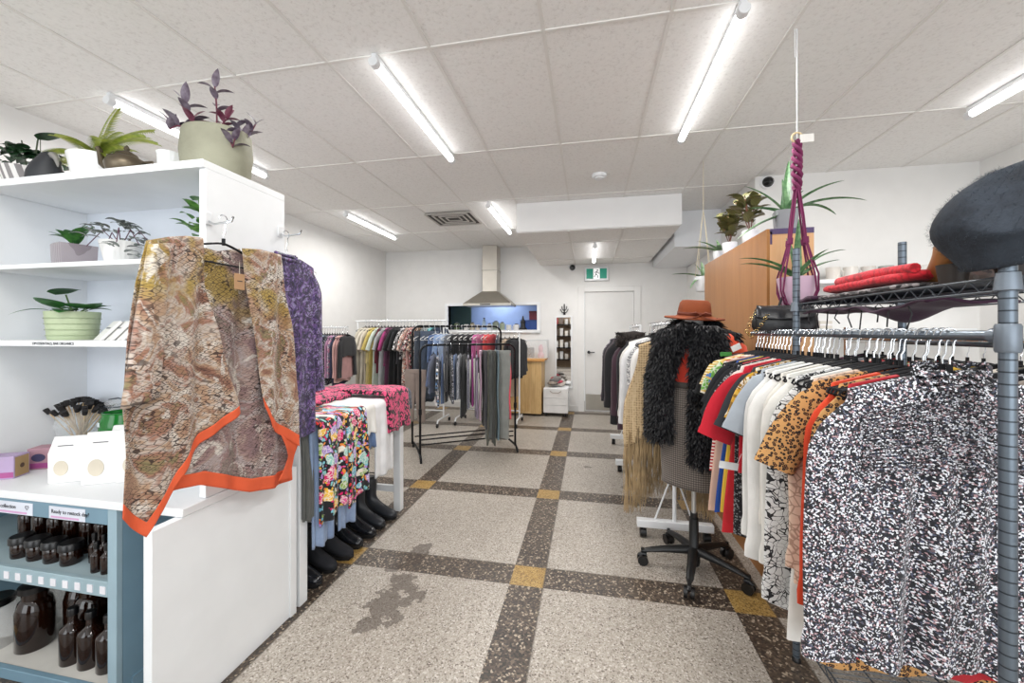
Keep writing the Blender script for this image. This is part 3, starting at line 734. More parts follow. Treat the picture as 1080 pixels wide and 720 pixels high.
# ---- on the top board, z = 2.03
ZT = 2.031
t = thing('potted_plant', 'purple leaved plant in a wide grey green stoneware pot', 'plant', (-1.55, 1.40, ZT), R(10))
prof = [(0, 0), (.118, 0), (.13, .02), (.138, .1), (.132, .18), (.128, .19), (.118, .19), (.116, .165), (0, .16)]
MB().lathe(prof, n=48, sx=1.0, sy=.8).build('pot', cloth('plain', ['#b9b8a2'], 1) if 0 else plain('#999884', .7, var=.12, bs=70, bst=.5), t)
MB().lathe([(.115, .16), (.1, .17), (0, .172)], n=24, sy=.8).build('soil', SOIL, t)
l = MB(); s = MB(); lr = MB()
def stem_leaves(path, nl, L, w, tgt=None, jit=.3):
    s.tube(path, [.0035]*(len(path)-1)+[.002], 6)
    for k in range(nl):
        t_ = .35+.65*(k/(nl-1)) if nl > 1 else 1
        f = t_*(len(path)-1); i = min(len(path)-2, int(f)); p = Vector(path[i]).lerp(Vector(path[i+1]), f-i)
        az = k*2.4+rnd.uniform(-jit, jit)
        leaf(tgt or l, p, az, L*rnd.uniform(.8, 1.1), w, 65 if k > nl-3 else 40, 35 if k > nl-3 else -5, 'oval', .3, 7)
stem_leaves([(0, 0, .16), (.0, 0, .28), (-.005, 0, .36), (-.01, 0, .4)], 7, .075, .014)
stem_leaves([(-.05, 0, .16), (-.09, -.01, .23), (-.11, -.02, .28), (-.12, -.02, .31)], 6, .085, .016)
stem_leaves([(-.07, -.03, .16), (-.1, -.04, .2), (-.13, -.05, .2), (-.15, -.06, .18)], 6, .08, .017)
stem_leaves([(.06, 0, .16), (.085, 0, .22), (.1, 0, .19), (.13, 0, .17)], 7, .07, .013)
stem_leaves([(.05, -.03, .16), (.09, -.06, .16), (.12, -.07, .1), (.13, -.07, .14)], 7, .07, .014)
stem_leaves([(.02, -.02, .16), (.05, -.03, .22), (.07, -.03, .24)], 7, .07, .013, lr)
stem_leaves([(-.02, -.05, .16), (-.05, -.06, .2), (-.06, -.06, .22)], 5, .07, .015, lr)
stem_leaves([(.08, .02, .16), (.12, .03, .2), (.14, .04, .25)], 5, .07, .013)
l.build('leaves', leafmat('#5a4a5c', '#8c8390', 'plain'), t); lr.build('inner_leaves', leafmat('#6e2f47', '#8c5a6a'), t); s.build('stems', plain('#6a3142', .6), t)
t = thing('glass_tumbler', 'fluted milky white glass beside the stoneware pot', 'glass', (-1.77, 1.38, ZT))
MB().lathe([(0, 0), (.036, 0), (.04, .01), (.042, .1), (.046, .115), (.043, .115), (.039, .1), (.036, .012), (0, .01)], n=60, fn=lambda a, z: 1+.02*sin(15*a)).build('glass', plain('#eef0f0', .25), t)
t = thing('teapot', 'small old bronze teapot with a pointed lid', 'teapot', (-1.93, 1.33, ZT), R(20)); t.scale = (1.2,)*3
BR = plain('#6f6453', .4, .7, var=.25)
MB().lathe([(0, 0), (.03, 0), (.055, .025), (.06, .045), (.05, .068), (.03, .078), (0, .078)], n=30).build('body', BR, t)
MB().lathe([(.034, .076), (.03, .086), (.012, .096), (.006, .1), (.009, .106), (.006, .113), (.002, .118), (0, .12)], n=20).build('lid', BR, t)
MB().tube([(-.05, 0, .03), (-.075, 0, .05), (-.085, 0, .1), (-.09, 0, .104)], [.014, .012, .008, .009], 10).build('spout', BR, t)
MB().tube([(.05, 0, .06), (.08, 0, .065), (.085, 0, .04), (.055, 0, .02)], .005, 8).build('handle', BR, t)
t = thing('potted_fern', 'yellow green feathery fern in a plain white pot', 'plant', (-2.13, 1.36, ZT))
pot(t, .1, .115, plain('#f1f1f0', .35), .08)
l = MB(); s = MB()
for k, (az, L, a0, a1) in enumerate([(100, .3, 85, 60), (60, .28, 75, 20), (0, .2, 45, -30), (190, .17, 20, -30), (30, .26, 70, -20), (330, .22, 50, -40), (150, .16, 40, -20), (270, .16, 50, -20), (200, .2, 30, -20), (340, .16, 25, -45), (120, .24, 80, 30), (10, .25, 60, -10)]):
    p = Vector((0, 0, .1)); pts = [p.copy()]; N = 16
    for i in range(N):
        e = R(lerp(a0, a1, i/N)); d = Vector((cos(R(az))*cos(e), sin(R(az))*cos(e), sin(e))); p = p+d*L/N; pts.append(p.copy())
        if i > 1:
            for sgn in (-1, 1):
                for off in (0, .5): leaf(l, p-d*off*L/N, R(az)+sgn*1.2, .055*(1-.5*i/N), .0065, 25, -30, 'strap', .1, 3)
    s.tube(pts, .0012, 4)
l.build('fronds', leafmat('#8fa53e', '#c9cf6a'), t); s.build('stems', plain('#a8a860', .6), t)
t = thing('raven_bust', 'small black stone bird bust next to the white fern pot', 'sculpture', (-2.31, 1.29, ZT), R(62)); t.scale = (1.15,)*3
MB().loft([[(cx+rx*cos(TAU*k/20), ry*sin(TAU*k/20), z) for k in range(20)] for z, rx, ry, cx in ((0, .055, .04, 0), (.03, .052, .038, 0), (.06, .042, .034, .0), (.085, .032, .03, .005), (.105, .024, .024, .008), (.115, .01, .01, .01))]).build('body', plain('#2a2c31', .5, bs=60), t)
MB().tube([(.015, -.02, .1), (.022, -.045, .085), (.026, -.06, .05)], [.014, .009, .002], 10).build('beak', plain('#8d8a86', .4), t)
t = thing('potted_ivy', 'dark green ivy in a grey and white striped pot at the left edge', 'plant', (-2.55, 1.36, ZT))
pot(t, .09, .095, cloth('vstripe', ['#8a8585', '#e6e3e0'], .85, .6), .065, ribs=18)
l = MB(); s = MB()
for k in range(70):
    az = rnd.uniform(0, TAU); rr = rnd.uniform(0, .13); z = .13+.04*(1-rr/.13)-.9*max(0, rr-.09)+rnd.uniform(-.02, .03)
    leaf(l, (rr*cos(az), rr*sin(az), z), az+rnd.uniform(-1, 1), rnd.uniform(.04, .07), .022, rnd.uniform(-20, 50), -50, 'heart', .2, 5)
s.tube([(0, 0, .09), (-.03, 0, .2), (-.04, 0, .24)], .0025, 5); s.tube([(.02, 0, .09), (.05, 0, .18), (.06, 0, .23), (.07, 0, .25)], .003, 5)
leaf(l, (.06, 0, .235), R(5), .16, .03, 15, -12, 'heart', .05); leaf(l, (-.06, 0, .22), R(170), .1, .03, 10, -30, 'heart')
s.tube([(.02, 0, .12), (.11, -.03, .09), (.17, -.03, .1)], .002, 5); s.tube([(.04, .02, .1), (.04, .02, .26)], .0015, 5)
l.build('leaves', leafmat('#16301c', '#2f5733'), t); s.build('stems', plain('#3c4a30', .6), t)

# ------------------------------------------------------------------ kimono on the end panel
def curve_pts(pts):
    P = [Vector(p) for p in pts]; d = [0]
    for i in range(1, len(P)): d.append(d[-1]+(P[i]-P[i-1]).length)
    def f(t):
        s_ = t*d[-1]
        for i in range(1, len(P)):
            if s_ <= d[i] or i == len(P)-1:
                u = (s_-d[i-1])/max(1e-9, d[i]-d[i-1]); return P[i-1].lerp(P[i], u)
    return f
def coons(top, bottom, left, right):
    T, B_, L_, R_ = map(curve_pts, (top, bottom, left, right))
    def f(u, v):
        a = T(u)*(1-v)+B_(u)*v; b = L_(v)*(1-u)+R_(v)*u
        c = T(0)*(1-u)*(1-v)+T(1)*u*(1-v)+B_(0)*(1-u)*v+B_(1)*u*v
        return a+b-c
    return f
KX = -1.325
km = thing('kimono', 'sheer patterned kimono with bright orange hem hanging on the shelf end', 'kimono', (KX, 1.25, 1.7))
KM = cloth('kimono', ['#a08a6c'], 1, seed=-1); OR = plain('#e8623a', .8, var=.08, bs=150)
def panel(co, off, name, seed, v0=0, v1=1, u0=0, u1=1, m=KM, amp=.012, nu=60, nv=70, fr=1.0):
    def fn(u, v):
        U = lerp(u0, u1, u); V = lerp(v0, v1, v); p = co(U, V)
        d = off+amp*sstep(0, .35, V)*(sin(fr*26*p.x+seed)+.5*sin(fr*57*p.x+seed*2+V*2))+.004*nz(p.x*9, p.y*4, seed)
        return (d, p.x-1.25, p.y-1.7)
    return MB().sheet(nu, nv, fn).build(name, m, km, fix=False, solid=.0012, ang=180)
LP = coons([(0.954, 1.656), (1.019, 1.683), (1.078, 1.7), (1.136, 1.707)], [(0.891, 0.846), (0.926, 0.801), (0.962, 0.755), (0.988, 0.807), (1.045, 0.892), (1.136, 0.993), (1.278, 1.071)],
           [(0.954, 1.656), (0.929, 1.521), (0.907, 1.352), (0.893, 1.159), (0.905, 1.02), (0.891, 0.846)], [(1.136, 1.707), (1.15, 1.547), (1.185, 1.397), (1.234, 1.203), (1.278, 1.071)])
BP = coons([(1.13, 1.683), (1.215, 1.675), (1.312, 1.7)], [(1.005, 0.811), (1.054, 0.851), (1.143, 0.845), (1.356, 0.734), (1.483, 0.703), (1.595, 0.695)],
           [(1.13, 1.683), (1.126, 1.38), (1.12, 1.053), (1.005, 0.811)], [(1.312, 1.707), (1.483, 1.421), (1.571, 1.033), (1.595, 0.695)])
RP = coons([(1.295, 1.704), (1.383, 1.718), (1.493, 1.716)], [(1.393, 1.075), (1.432, 0.98), (1.515, 0.918), (1.601, 0.851)],
           [(1.295, 1.704), (1.329, 1.455), (1.374, 1.187), (1.393, 1.075)], [(1.493, 1.716), (1.554, 1.423), (1.595, 1.073), (1.601, 0.851)])
panel(BP, -.02, 'back_panel', 2.0, 0, .945, m=cloth('kimono', ['#a08a6c'], 1, seed=-3)); panel(BP, -.02, 'orange_hem', 2.0, .945, 1.0, m=OR, nv=6)
panel(LP, .012, 'front_panel', .7, 0, .95, fr=1.2); panel(LP, .012, 'orange_hem', .7, .95, 1.0, m=OR, nv=6, fr=1.2)
panel(RP, .008, 'front_panel', 3.1, 0, .94); panel(RP, .008, 'orange_hem', 3.1, .94, 1.0, m=OR, nv=6)
# right lower edge falls with an orange border
EP = coons([(1.50, .93), (1.601, .86)], [(1.475, .735), (1.56, .71)], [(1.50, .93), (1.545, .82), (1.475, .735)], [(1.601, .86), (1.585, .8), (1.56, .71)])
panel(EP, .0, 'orange_hem', 1.0, 0, 1, m=OR, nv=20, nu=16, amp=.006)
# left sleeve as a tube of cloth hanging from the shoulder
rg = []
for j in range(22):
    v = j/21; cy = lerp(.99, .935, v)-1.25; cz = lerp(1.655, 1.17, v)-1.7; r = lerp(.035, .05, v)
    rg.append([(.02+.02*sin(TAU*k/20)+.004*sin(k*1.9+v*5), cy+r*cos(TAU*k/20), cz+.01*cos(TAU*k/20)) for k in range(20)])
MB().loft(rg, True, True).build('sleeve', KM, km, ang=120)
tg = thing('swing_tag', 'brown cardboard price tag hanging at the kimono neck', 'tag', (KX+.03, 1.262, 1.60))
MB().box((0, 0, -.03), (.002, .045, .06)).build('card', plain('#b8906a', .8), tg, bevel=.002)
MB().tube([(0, 0, 0), (0, .0, .045)], .0008, 5).build('string', plain('#ddd5c5', .8), tg)
MB().box((.0015, 0, -.028), (.001, .022, .003)).build('printed_line', INK, tg)
h = put_hanger('black', (KX-.002, 1.225, 1.795), R(90), 'black velvet hanger carrying the orange hemmed kimono', 'black velvet hangers')
h['label'] = 'black velvet hanger carrying the orange hemmed kimono'; del h['group']
def wall_hook(y, z, label):
    t = thing('wall_hook', label, 'hook', (PX, y, z))
    MB().box((.003, 0, .01), (.006, .03, .05)).build('plate', WHITEM, t, bevel=.003)
    MB().tube([(.004, 0, .0), (.03, 0, -.012), (KX-PX+.012, 0, -.006), (KX-PX+.02, 0, .012)], .004, 8).build('prong', CHROME, t)
wall_hook(1.245, 1.80, 'clear hook holding the kimono hanger on the white end panel')
wall_hook(1.60, 1.84, 'clear hook holding the purple shirt hanger near the panel edge')
PU = cloth('marble', ['#141022', '#241b3c', '#4b3d70', '#6a4a86', '#8f8ab0', '#7c2f72'], 1.0)
garment('patterned_shirt', 'purple and black swirl patterned long shirt behind the kimono', 'shirt', (-1.385, 1.60, 1.835), R(90), PU, W=.19, Wh=.19, L=.88, sl=.62, D=.016, folds=4, amp=.004, seed=4, collar=.008, slw=.05, out=.035, neck=.03)
h = put_hanger('clear', (-1.385, 1.60, 1.835), R(90), 'clear plastic hanger carrying the purple swirl shirt', 'clear hangers'); del h['group']

# ------------------------------------------------------------------ console table with folded clothes, boots below
tb = thing('console_table', 'narrow white wooden table covered with draped clothes', 'table', (-1.68, 2.29, 0))
TX0, TX1, TY0, TY1, TZ = -.26, .26, -.56, .57, .88
MB().bx(TX0, TX1, TY0, TY1, TZ-.03, TZ).build('table_top', WHITE, tb, bevel=.003)
for (x, y) in ((TX1-.03, TY1-.03), (TX0+.09, TY1-.03), (TX1-.03, TY0+.03), (TX0+.09, TY0+.03)):
    MB().bx(x-.028, x+.028, y-.028, y+.028, 0, TZ-.03).build('leg', WHITE, tb, bevel=.003)
for y in (TY1-.03, TY0+.03): MB().bx(TX0+.118, TX1-.058, y-.012, y+.012, .14, .19).build('stretcher', WHITE, tb, bevel=.002)
MB().bx(TX0+.05, TX0+.07, TY0, TY1, .05, TZ-.03).build('back_board', plain('#dfe1e6', .6), tb)
FX = -1.68+TX1
def drape(name, label, cat, y0, y1, drop, m, zt=.885, xb=-1.8, out=.02, legs=1, skew=0, amp=.012, thick=.012, taper=0, group=None, round_=.03):
    o0 = thing(name, label, cat, ((FX+xb)/2, (y0+y1)/2, zt), 0, group); L1 = (FX+out)-xb
    for q in range(legs):
        a = lerp(y0, y1, q/legs)+(.008 if q else 0); b = lerp(y0, y1, (q+1)/legs)-(.008 if q < legs-1 else 0)
        def fn(u, v):
            s_ = v*(L1+drop+skew*u); y = lerp(a, b, u)
            k = sstep(L1, L1+drop, s_); y = lerp(y, (a+b)/2+(y-(a+b)/2)*(1-taper), k)
            if s_ < L1-round_: x, z = xb+s_, zt
            elif s_ < L1+round_*.57:
                t_ = (s_-(L1-round_))/(round_*1.57)*PI/2; x = FX+out-round_+round_*sin(t_); z = zt-round_+round_*cos(t_)
            else: x, z = FX+out, zt-round_-(s_-(L1+round_*.57))
            kk = sstep(L1, L1+.25, s_)
            x += amp*kk*(sin(u*9+q*2+y0*20)+.5*sin(u*21+1+y0*7))+.012*kk
            z += .006*nz(u*4+y0*9, s_*8)*(1-kk)+(.008*sin(u*12) if v > .97 else 0)
            return (x-(FX+xb)/2, y-(y0+y1)/2, z-zt)
        MB().sheet(22, 60, fn).build('trouser_leg' if legs > 1 else 'fabric', m, o0, fix=False, solid=thick, ang=180)
    return o0
FL = cloth('floral', ['#14151c', '#d8352f', '#e05c9a', '#7fc4d6', '#e9e0cf', '#e88a3a', '#8fae5a', '#a98ad0', '#d81b6a', '#6fb0c8', '#f0c040', '#8fc9c0'], .85, seed=-2)
DN = cloth('denim', ['#6f86ad', '#8ea3c4'])
drape('jeans', 'light blue jeans draped under the floral trousers', 'jeans', 1.775, 2.15, .62, DN, zt=.892, out=.02, legs=2, taper=.18)
drape('jacket', 'dark olive garment hanging at the near table corner', 'jacket', 1.735, 1.82, .45, cloth('plain', ['#5d5f5c']), zt=.89, out=.005)
drape('floral_trousers', 'black wide leg trousers with bright multicolour floral print', 'trousers', 1.80, 2.235, .53, FL, zt=.915, out=.055, legs=2, skew=-.05)
drape('denim_shorts', 'blue denim shorts with frayed hem draped on the table', 'shorts', 2.25, 2.39, .25, cloth('denim', ['#44618f', '#6d8ab5']), zt=.89, out=.02)
drape('white_tee', 'short white top folded over the denim shorts', 'top', 2.2, 2.345, .17, cloth('plain', ['#e9e7e2']), zt=.915, out=.05)
drape('white_trousers', 'plain white trousers hanging over the table front', 'trousers', 2.36, 2.585, .48, cloth('plain', ['#f0f0f2']), zt=.91, out=.04, amp=.008)
drape('pink_blanket', 'chunky hot pink and black knitted blanket folded over the table corner', 'blanket', 2.5, 2.80, .26, cloth('crack', ['#d23a68', '#1c1216', '#e8608c'], 1.0), zt=.955, xb=-1.93, out=.05, thick=.03, amp=.006)
o = thing('pink_blanket', 'hot pink and black knitted scarf laid along the back of the table', 'scarf', (-1.78, 2.2, .90))
MB().sheet(24, 40, lambda u, v: (lerp(-.13, .13, u), lerp(-.42, .32, v), .03+.022*sin(PI*u)+.008*nz(u*5, v*9))).build('fabric', cloth('crack', ['#d23a68', '#1c1216', '#e8608c'], 1.0), o, solid=.03, fix=False, ang=180)
drape('grey_knit', 'dark grey knitted scarf over the far table corner', 'scarf', 2.80, 2.885, .13, cloth('knit', ['#565a64', '#3a3d46'], .8), zt=.93, xb=-1.9, out=.035, thick=.03, amp=.004)

def boot(shaft, label, mleather, x, y, rz=0, name='ankle_boot', group=None, slouch=0):
    t = thing(name, label, 'boots', (x, y, 0), rz, group)
    S = [(.262, .030, .012, .012, 90), (.25, .034, .03, .022, 90), (.215, .038, .043, .028, 85), (.165, .046, .046, .036, 78), (.115, .062, .042, .046, 65), (.07, .085, .04, .055, 45), (.04, .115, .039, .058, 20), (.03, .15, .041, .056, 5), (.028, .15+shaft*.4, .046, .058, 0), (.028, .15+shaft*.75, .05, .062, 0), (.026, .15+shaft, .052, .064, 0)]
    rings = []
    for i, (cx, cz, w, hgt, tilt) in enumerate(S):
        a = R(tilt); ring = []
        for k in range(24):
            th = TAU*k/24; u = w*cos(th); q = hgt*sin(th)*(1+slouch*.06*sin(i*2.5))
            ring.append((cx+q*cos(a), u, cz+q*sin(a)))
        rings.append(ring)
    heelr = [(-.028+.0, .03), ]
    b = MB().loft(rings, True, True)
    b.build('upper', mleather, t, sub=1, ang=80)
    out = []
    for k in range(28):
        th = TAU*k/28; cx = .12+.148*cos(th); w = .042+.006*cos(th) if cos(th) > 0 else .036
        out.append((cx, w*sin(th)*(1 if abs(cos(th)) < .9 else .9)))
    MB().prism(out, 'z', .012, .026).build('sole', plain('#0f0f10', .6), t, bevel=.003)
    MB().prism([(x_, y_) for x_, y_ in [(-.03, -.03), (.045, -.033), (.05, 0), (.045, .033), (-.03, .03), (-.036, 0)]], 'z', 0, .014).build('heel', plain('#0f0f10', .6), t, bevel=.003)
    MB().prism([(.1, -.036), (.2, -.042), (.25, -.02), (.25, .02), (.2, .042), (.1, .036)], 'z', .0, .013).build('tread', plain('#0f0f10', .6), t)
    pts = [(.026+.064*cos(TAU*k/20), .052*sin(TAU*k/20), .15+shaft) for k in range(21)]
    MB().tube(pts, .004, 6, caps=False).build('top_trim', plain('#0e0e11', .5), t)
    return t
BL1 = plain('#1b1d22', .2, var=.2, bs=30, bst=.3); BL2 = plain('#1d1e24', .8, var=.15); BL3 = plain('#2a2d33', .4, var=.2, bs=30, bst=.4)
boot(.075, 'black leather ankle boot nearest the white plinth', BL1, -1.70, 1.80, R(-6))
boot(.075, 'black leather ankle boot second from the white plinth', BL1, -1.685, 1.93, R(-8))
boot(.085, 'black suede boot behind the nearest leather pair, left one', BL2, -1.69, 2.065, R(-8), 'suede_boot')
boot(.085, 'black suede boot behind the nearest leather pair, right one', BL2, -1.67, 2.19, R(-6), 'suede_boot')
boot(.09, 'glossy black ankle boot in the middle of the row', BL1, -1.68, 2.32, R(-8))
boot(.09, 'glossy black ankle boot just before the tall grey pair', BL1, -1.67, 2.45, R(-6))
boot(.15, 'dark grey slouchy mid calf boot, left of the tall pair', BL3, -1.67, 2.58, R(-8), 'slouch_boot', slouch=1)
boot(.15, 'dark grey slouchy mid calf boot nearest the far table leg', BL3, -1.655, 2.71, R(-6), 'slouch_boot', slouch=1)
# ------------------------------------------------------------------ centre double rail (black)
RA = Vector((-1.76, 3.92, 0)); RBp = Vector((-.84, 4.5, 0)); dv = (RBp-RA); RL_ = dv.length; ang = math.atan2(dv.y, dv.x)
mid = (RA+RBp)/2
rk = thing('clothes_rack', 'black metal double clothes rack in the middle of the shop', 'rack', (mid.x, mid.y, 0), ang)
def loop(x0, x1, y, z, r=.09):
    pts = [(x0, y, .06), (x0, y, z-r)]
    for i in range(1, 7): a = i/6*PI/2; pts.append((x0+r-r*cos(a), y, z-r+r*sin(a)))
    for i in range(0, 7): a = i/6*PI/2; pts.append((x1-r+r*sin(a), y, z-r+r*cos(a)))
    pts += [(x1, y, .06)]; return pts
hl = RL_/2
MB().tube(loop(-hl, hl, 0, 1.24), .0125, 10).build('front_rail', BLACKM, rk)
MB().tube(loop(-hl-.02, hl+.0, .5, 1.45), .0125, 10).build('back_rail', BLACKM, rk)
for x in (-hl, hl):
    MB().tube([(x, -.07, .0), (x, -.06, .035), (x, -.02, .07), (x, .25, .085), (x, .52, .07), (x, .56, .035), (x, .57, .0)], .0125, 10).build('end_foot', BLACKM, rk)
    MB().cyl((x, 0, .5), (x, 0, .56), .018).cyl((x, .5, .78), (x, .5, .84), .018).build('clamp', BLACKM, rk)
for y, z in ((.06, .16), (.44, .16), (.06, .215)): MB().cyl((-hl, y, z), (hl, y, z), .008, n=8).build('cross_bar', BLACKM, rk)
def onrack(s_, y, z): p = mid+Vector((cos(ang), sin(ang), 0))*s_+Vector((-sin(ang), cos(ang), 0))*y; return (p.x, p.y, z)
GF = 'clothes on the front rail of the black rack'; GB = 'clothes on the back rail of the black rack'
HB = 'black hanger on the centre clothes rack'
P = lambda c: cloth('plain', [c])
D1 = cloth('denim', ['#1f2d4e', '#34466e']); D2 = cloth('denim', ['#2f4a78', '#4f6f9f']); D3 = cloth('denim', ['#101a2a', '#1c2c42'])
SPK = cloth('speckle', ['#15161a', '#2a2b33', '#c9cad2', '#15161a'], 1.2); FLB = cloth('floral', ['#15161c', '#5d86b5', '#e0e2e6', '#38507a', '#c8b5c0'], .9)
front = [('denim_jacket', 'dark navy denim jacket, leftmost on the front rail of the black rack', D1, .42, .3, 'j'), ('blouse', 'blue and white leaf print blouse beside the navy denim jacket', FLB, .55, .35, 't'),
 ('denim_skirt', 'mid blue denim skirt low on the front rail of the black rack', D2, .62, 0, 's'), ('black_blouse', 'plain black top after the blue skirt on the black rack', P('#16171b'), .5, .35, 't'),
 ('cardigan', 'black and white speckled cardigan on the front rail', SPK, .5, .45, 't'), ('denim_shorts', 'faded blue denim shorts between dark tops on the black rack', D2, .6, 0, 's'),
 ('grey_blouse', 'pale grey flecked top on the front rail of the black rack', cloth('speckle', ['#8d9099', '#b9bcc4', '#6d7079'], 1.5), .5, .4, 't'), ('black_skirt', 'black skirt hanging lowest among the front rail tops', P('#14151a'), .8, 0, 's'),
 ('grey_sweater', 'marl grey long sweater on the front rail of the black rack', cloth('speckle', ['#6f6f7c', '#8a8a96', '#565662'], 2), .6, .5, 't'), ('purple_blouse', 'magenta trimmed dark top on the front rail', P('#a23b86'), .68, 0, 's'),
 ('mauve_cardigan', 'dusty mauve cardigan on the front rail of the black rack', P('#8d7f93'), .7, .55, 't'), ('lilac_trousers', 'pale lilac trousers on the front rail of the black rack', P('#c9a9bd'), .75, 0, 'p'),
 ('dark_trousers', 'charcoal trousers beside the lilac pair', P('#3b3b3f'), .85, 0, 'p'), ('olive_trousers', 'olive grey trousers on the front rail', P('#5a5b50'), 1.02, 0, 'p'),
 ('dark_olive_trousers', 'dark brown grey trousers beside the olive pair', P('#45463f'), 1.03, 0, 'p'), ('teal_trousers', 'blue grey straight trousers next to the light grey pair', P('#6b818b'), .98, 0, 'p')]
for i, (nm, lb, m, L, sl, k) in enumerate(front):
    p = onrack(-hl+.14+i*.048, 0, 1.24); rz = ang-PI/2+R(rnd.uniform(-8, 8)) - R(14)
    if k == 'p': trousers(nm, lb, 'trousers', p, rz, m, W=.16, L=L, D=.012, seed=i, group=GF, top=-.07); continue
    if k == 's': garment(nm, lb, 'skirt' if 'skirt' in nm else 'clothes', p, rz, m, W=.16, Wh=.2, L=L-.1, sl=0, D=.014, seed=i, group=GF, nu=24, nv=12); continue
    garment(nm, lb, 'clothes', p, rz, m, W=.19, L=L, sl=sl, D=.015, seed=i, group=GF, nu=24, nv=12); put_hanger('black', p, rz, HB, 'hangers on the centre rack')
p = onrack(hl-.23, -.02, 1.24); trousers('grey_trousers', 'light grey trousers turned face on at the right end of the front rail', 'trousers', p, R(8), P('#8e908c'), W=.15, L=1.0, D=.022, legw=.056, seed=41, top=-.07)
p = onrack(hl-.06, .06, 1.24); trousers('coral_trousers', 'long coral pink trousers at the right end of the black rack', 'trousers', p, ang-PI/2-R(14), P('#ee5a6a'), W=.15, L=.75, D=.013, seed=42, top=-.1)
p = onrack(hl-.1, .12, 1.24); garment('floral_skirt', 'grey floral skirt showing below the coral trousers', 'skirt', p, ang-PI/2, cloth('floral', ['#75717a', '#b5a9b0', '#54505c', '#c98a9a'], .9), W=.12, Wh=.15, L=.9, sl=0, D=.012, seed=9, nu=24, nv=12)
back = [('dark_jeans', 'dark indigo jeans with tan patch, leftmost on the back rail', D3, .85, 'p'), ('jeans', 'indigo jeans second from left on the back rail', cloth('denim', ['#1d3048', '#2b4260']), .8, 'p'), ('denim_shirt', 'mid blue denim shorts on the back rail', D2, .35, 's'), ('denim_shirt', 'light blue denim shorts on the back rail', cloth('denim', ['#7f9cc8', '#a5bbdd']), .35, 's'),
 ('denim_shirt', 'pale washed denim shorts on the back rail', cloth('denim', ['#8ba0c2', '#b5c3da']), .33, 's'), ('grey_shorts', 'grey marl shorts on the back rail', P('#74777f'), .36, 's')]+[('black_shorts', 'black shorts on the back rail, %s of the black four' % q, P('#16171b'), .32, 's') for q in ('first', 'second', 'third', 'last')]+[
 ('pink_shorts', 'orchid pink shorts on the back rail', P('#d069a4'), .3, 's'), ('pink_shorts', 'dusty rose shorts beside the orchid pair', P('#b5678c'), .3, 's'), ('coral_shorts', 'bright coral shorts with pale tag on the back rail', P('#f0605f'), .3, 's'), ('coral_shorts', 'red coral shorts beside the bright coral pair', P('#d8494f'), .3, 's'),
 ('navy_jacket', 'dark navy jacket at the right end of the back rail', P('#1d2336'), .55, 't')]
for i, (nm, lb, m, L, k) in enumerate(back):
    p = onrack(-hl+.12+i*.066, .5, 1.45); rz = ang-PI/2-R(20)+R(rnd.uniform(-6, 6))
    if k == 'p': trousers(nm, lb, 'trousers', p, rz-R(30), m, W=.17, L=L, D=.016, seed=i+20, group=GB, top=-.06)
    elif k == 's': garment(nm, lb, 'shorts', p, rz-R(25 if i < 12 else 25), m, W=.14, Wh=.17, L=L, sl=0, D=.014, seed=i+20, group=GB, nu=24, nv=8)
    else: garment(nm, lb, 'jacket', p, rz, m, W=.2, L=L, sl=.5, D=.02, seed=i+20, group=GB, nu=24, nv=10)
    put_hanger('white', (p[0], p[1], 1.45), rz-(R(25) if k != 't' else 0), 'white hanger on the back rail of the black rack', 'white hangers on the back rail')
trousers('taupe_trousers', 'taupe trousers swinging out at the left foot of the black rack', 'trousers', onrack(-hl-.02, .22, .98), ang-PI/2+R(50), P('#8b7c74'), W=.13, L=.58, D=.016, legw=.05, seed=77, top=-.02)

# ------------------------------------------------------------------ white racks further back
def white_rack(x0, x1, y, z, label):
    t = thing('clothes_rack', label, 'rack', ((x0+x1)/2, y, 0)); h = (x1-x0)/2
    MB().cyl((-h, 0, z), (h, 0, z), .0125).build('rail', WHITEM, t)
    for s in (-1, 1):
        q = s*(h-.04)
        MB().cyl((q, 0, .1), (q, 0, z), .0125).build('post', WHITEM, t)
        MB().tube([(q, -.25, .06), (q, -.22, .1), (q, .22, .1), (q, .25, .06)], .012, 8).build('foot', WHITEM, t)
        for w in (-.25, .25): MB().cyl((q-.012, w, .028), (q+.012, w, .028), .027).build('caster', BLACK, t)
    MB().cyl((-h+.04, 0, .2), (h-.04, 0, .2), .01).build('lower_bar', WHITEM, t)
    return t
white_rack(-3.6, -2.1, 5.6, 1.55, 'white clothes rack of dresses before the left back corner')
DR = [('cream lace dress', '#cfc8b8', .98), ('ivory long dress', '#ddd6c6', .95), ('pale beige dress', '#d9cfbe', .96), ('soft yellow dress', '#dfcf94', .96), ('butter yellow shirt dress', '#cdb869', .9), ('mint and white dress', '#cfd9cc', .9),
 ('wine red dress', '#6a2434', .7), ('silver grey dress', '#a9adae', .95), ('magenta long top', '#a83a78', .6), ('plum dress', '#5a2a48', .95), ('plain black dress', '#141418', .98), ('long black gown', '#1a1a1e', 1.0), ('black and grey dress', '#2b2b30', .96), ('black and white print dress', 'F1', .5), ('rust flower dress', 'F2', .95), ('blush dress', '#d8a7a2', .9), ('black dress with small red flowers', 'F3', .98), ('black rose print dress', 'F4', 1.0), ('dark leopard print dress', 'F5', .98), ('grey jersey dress', '#85898b', .98), ('light grey jersey dress', '#9da1a2', .98), ('turquoise cardigan', '#69b7bd', .5), ('dark teal shirt', '#24505c', .55), ('indigo long skirt', '#1f2f4a', .9)]
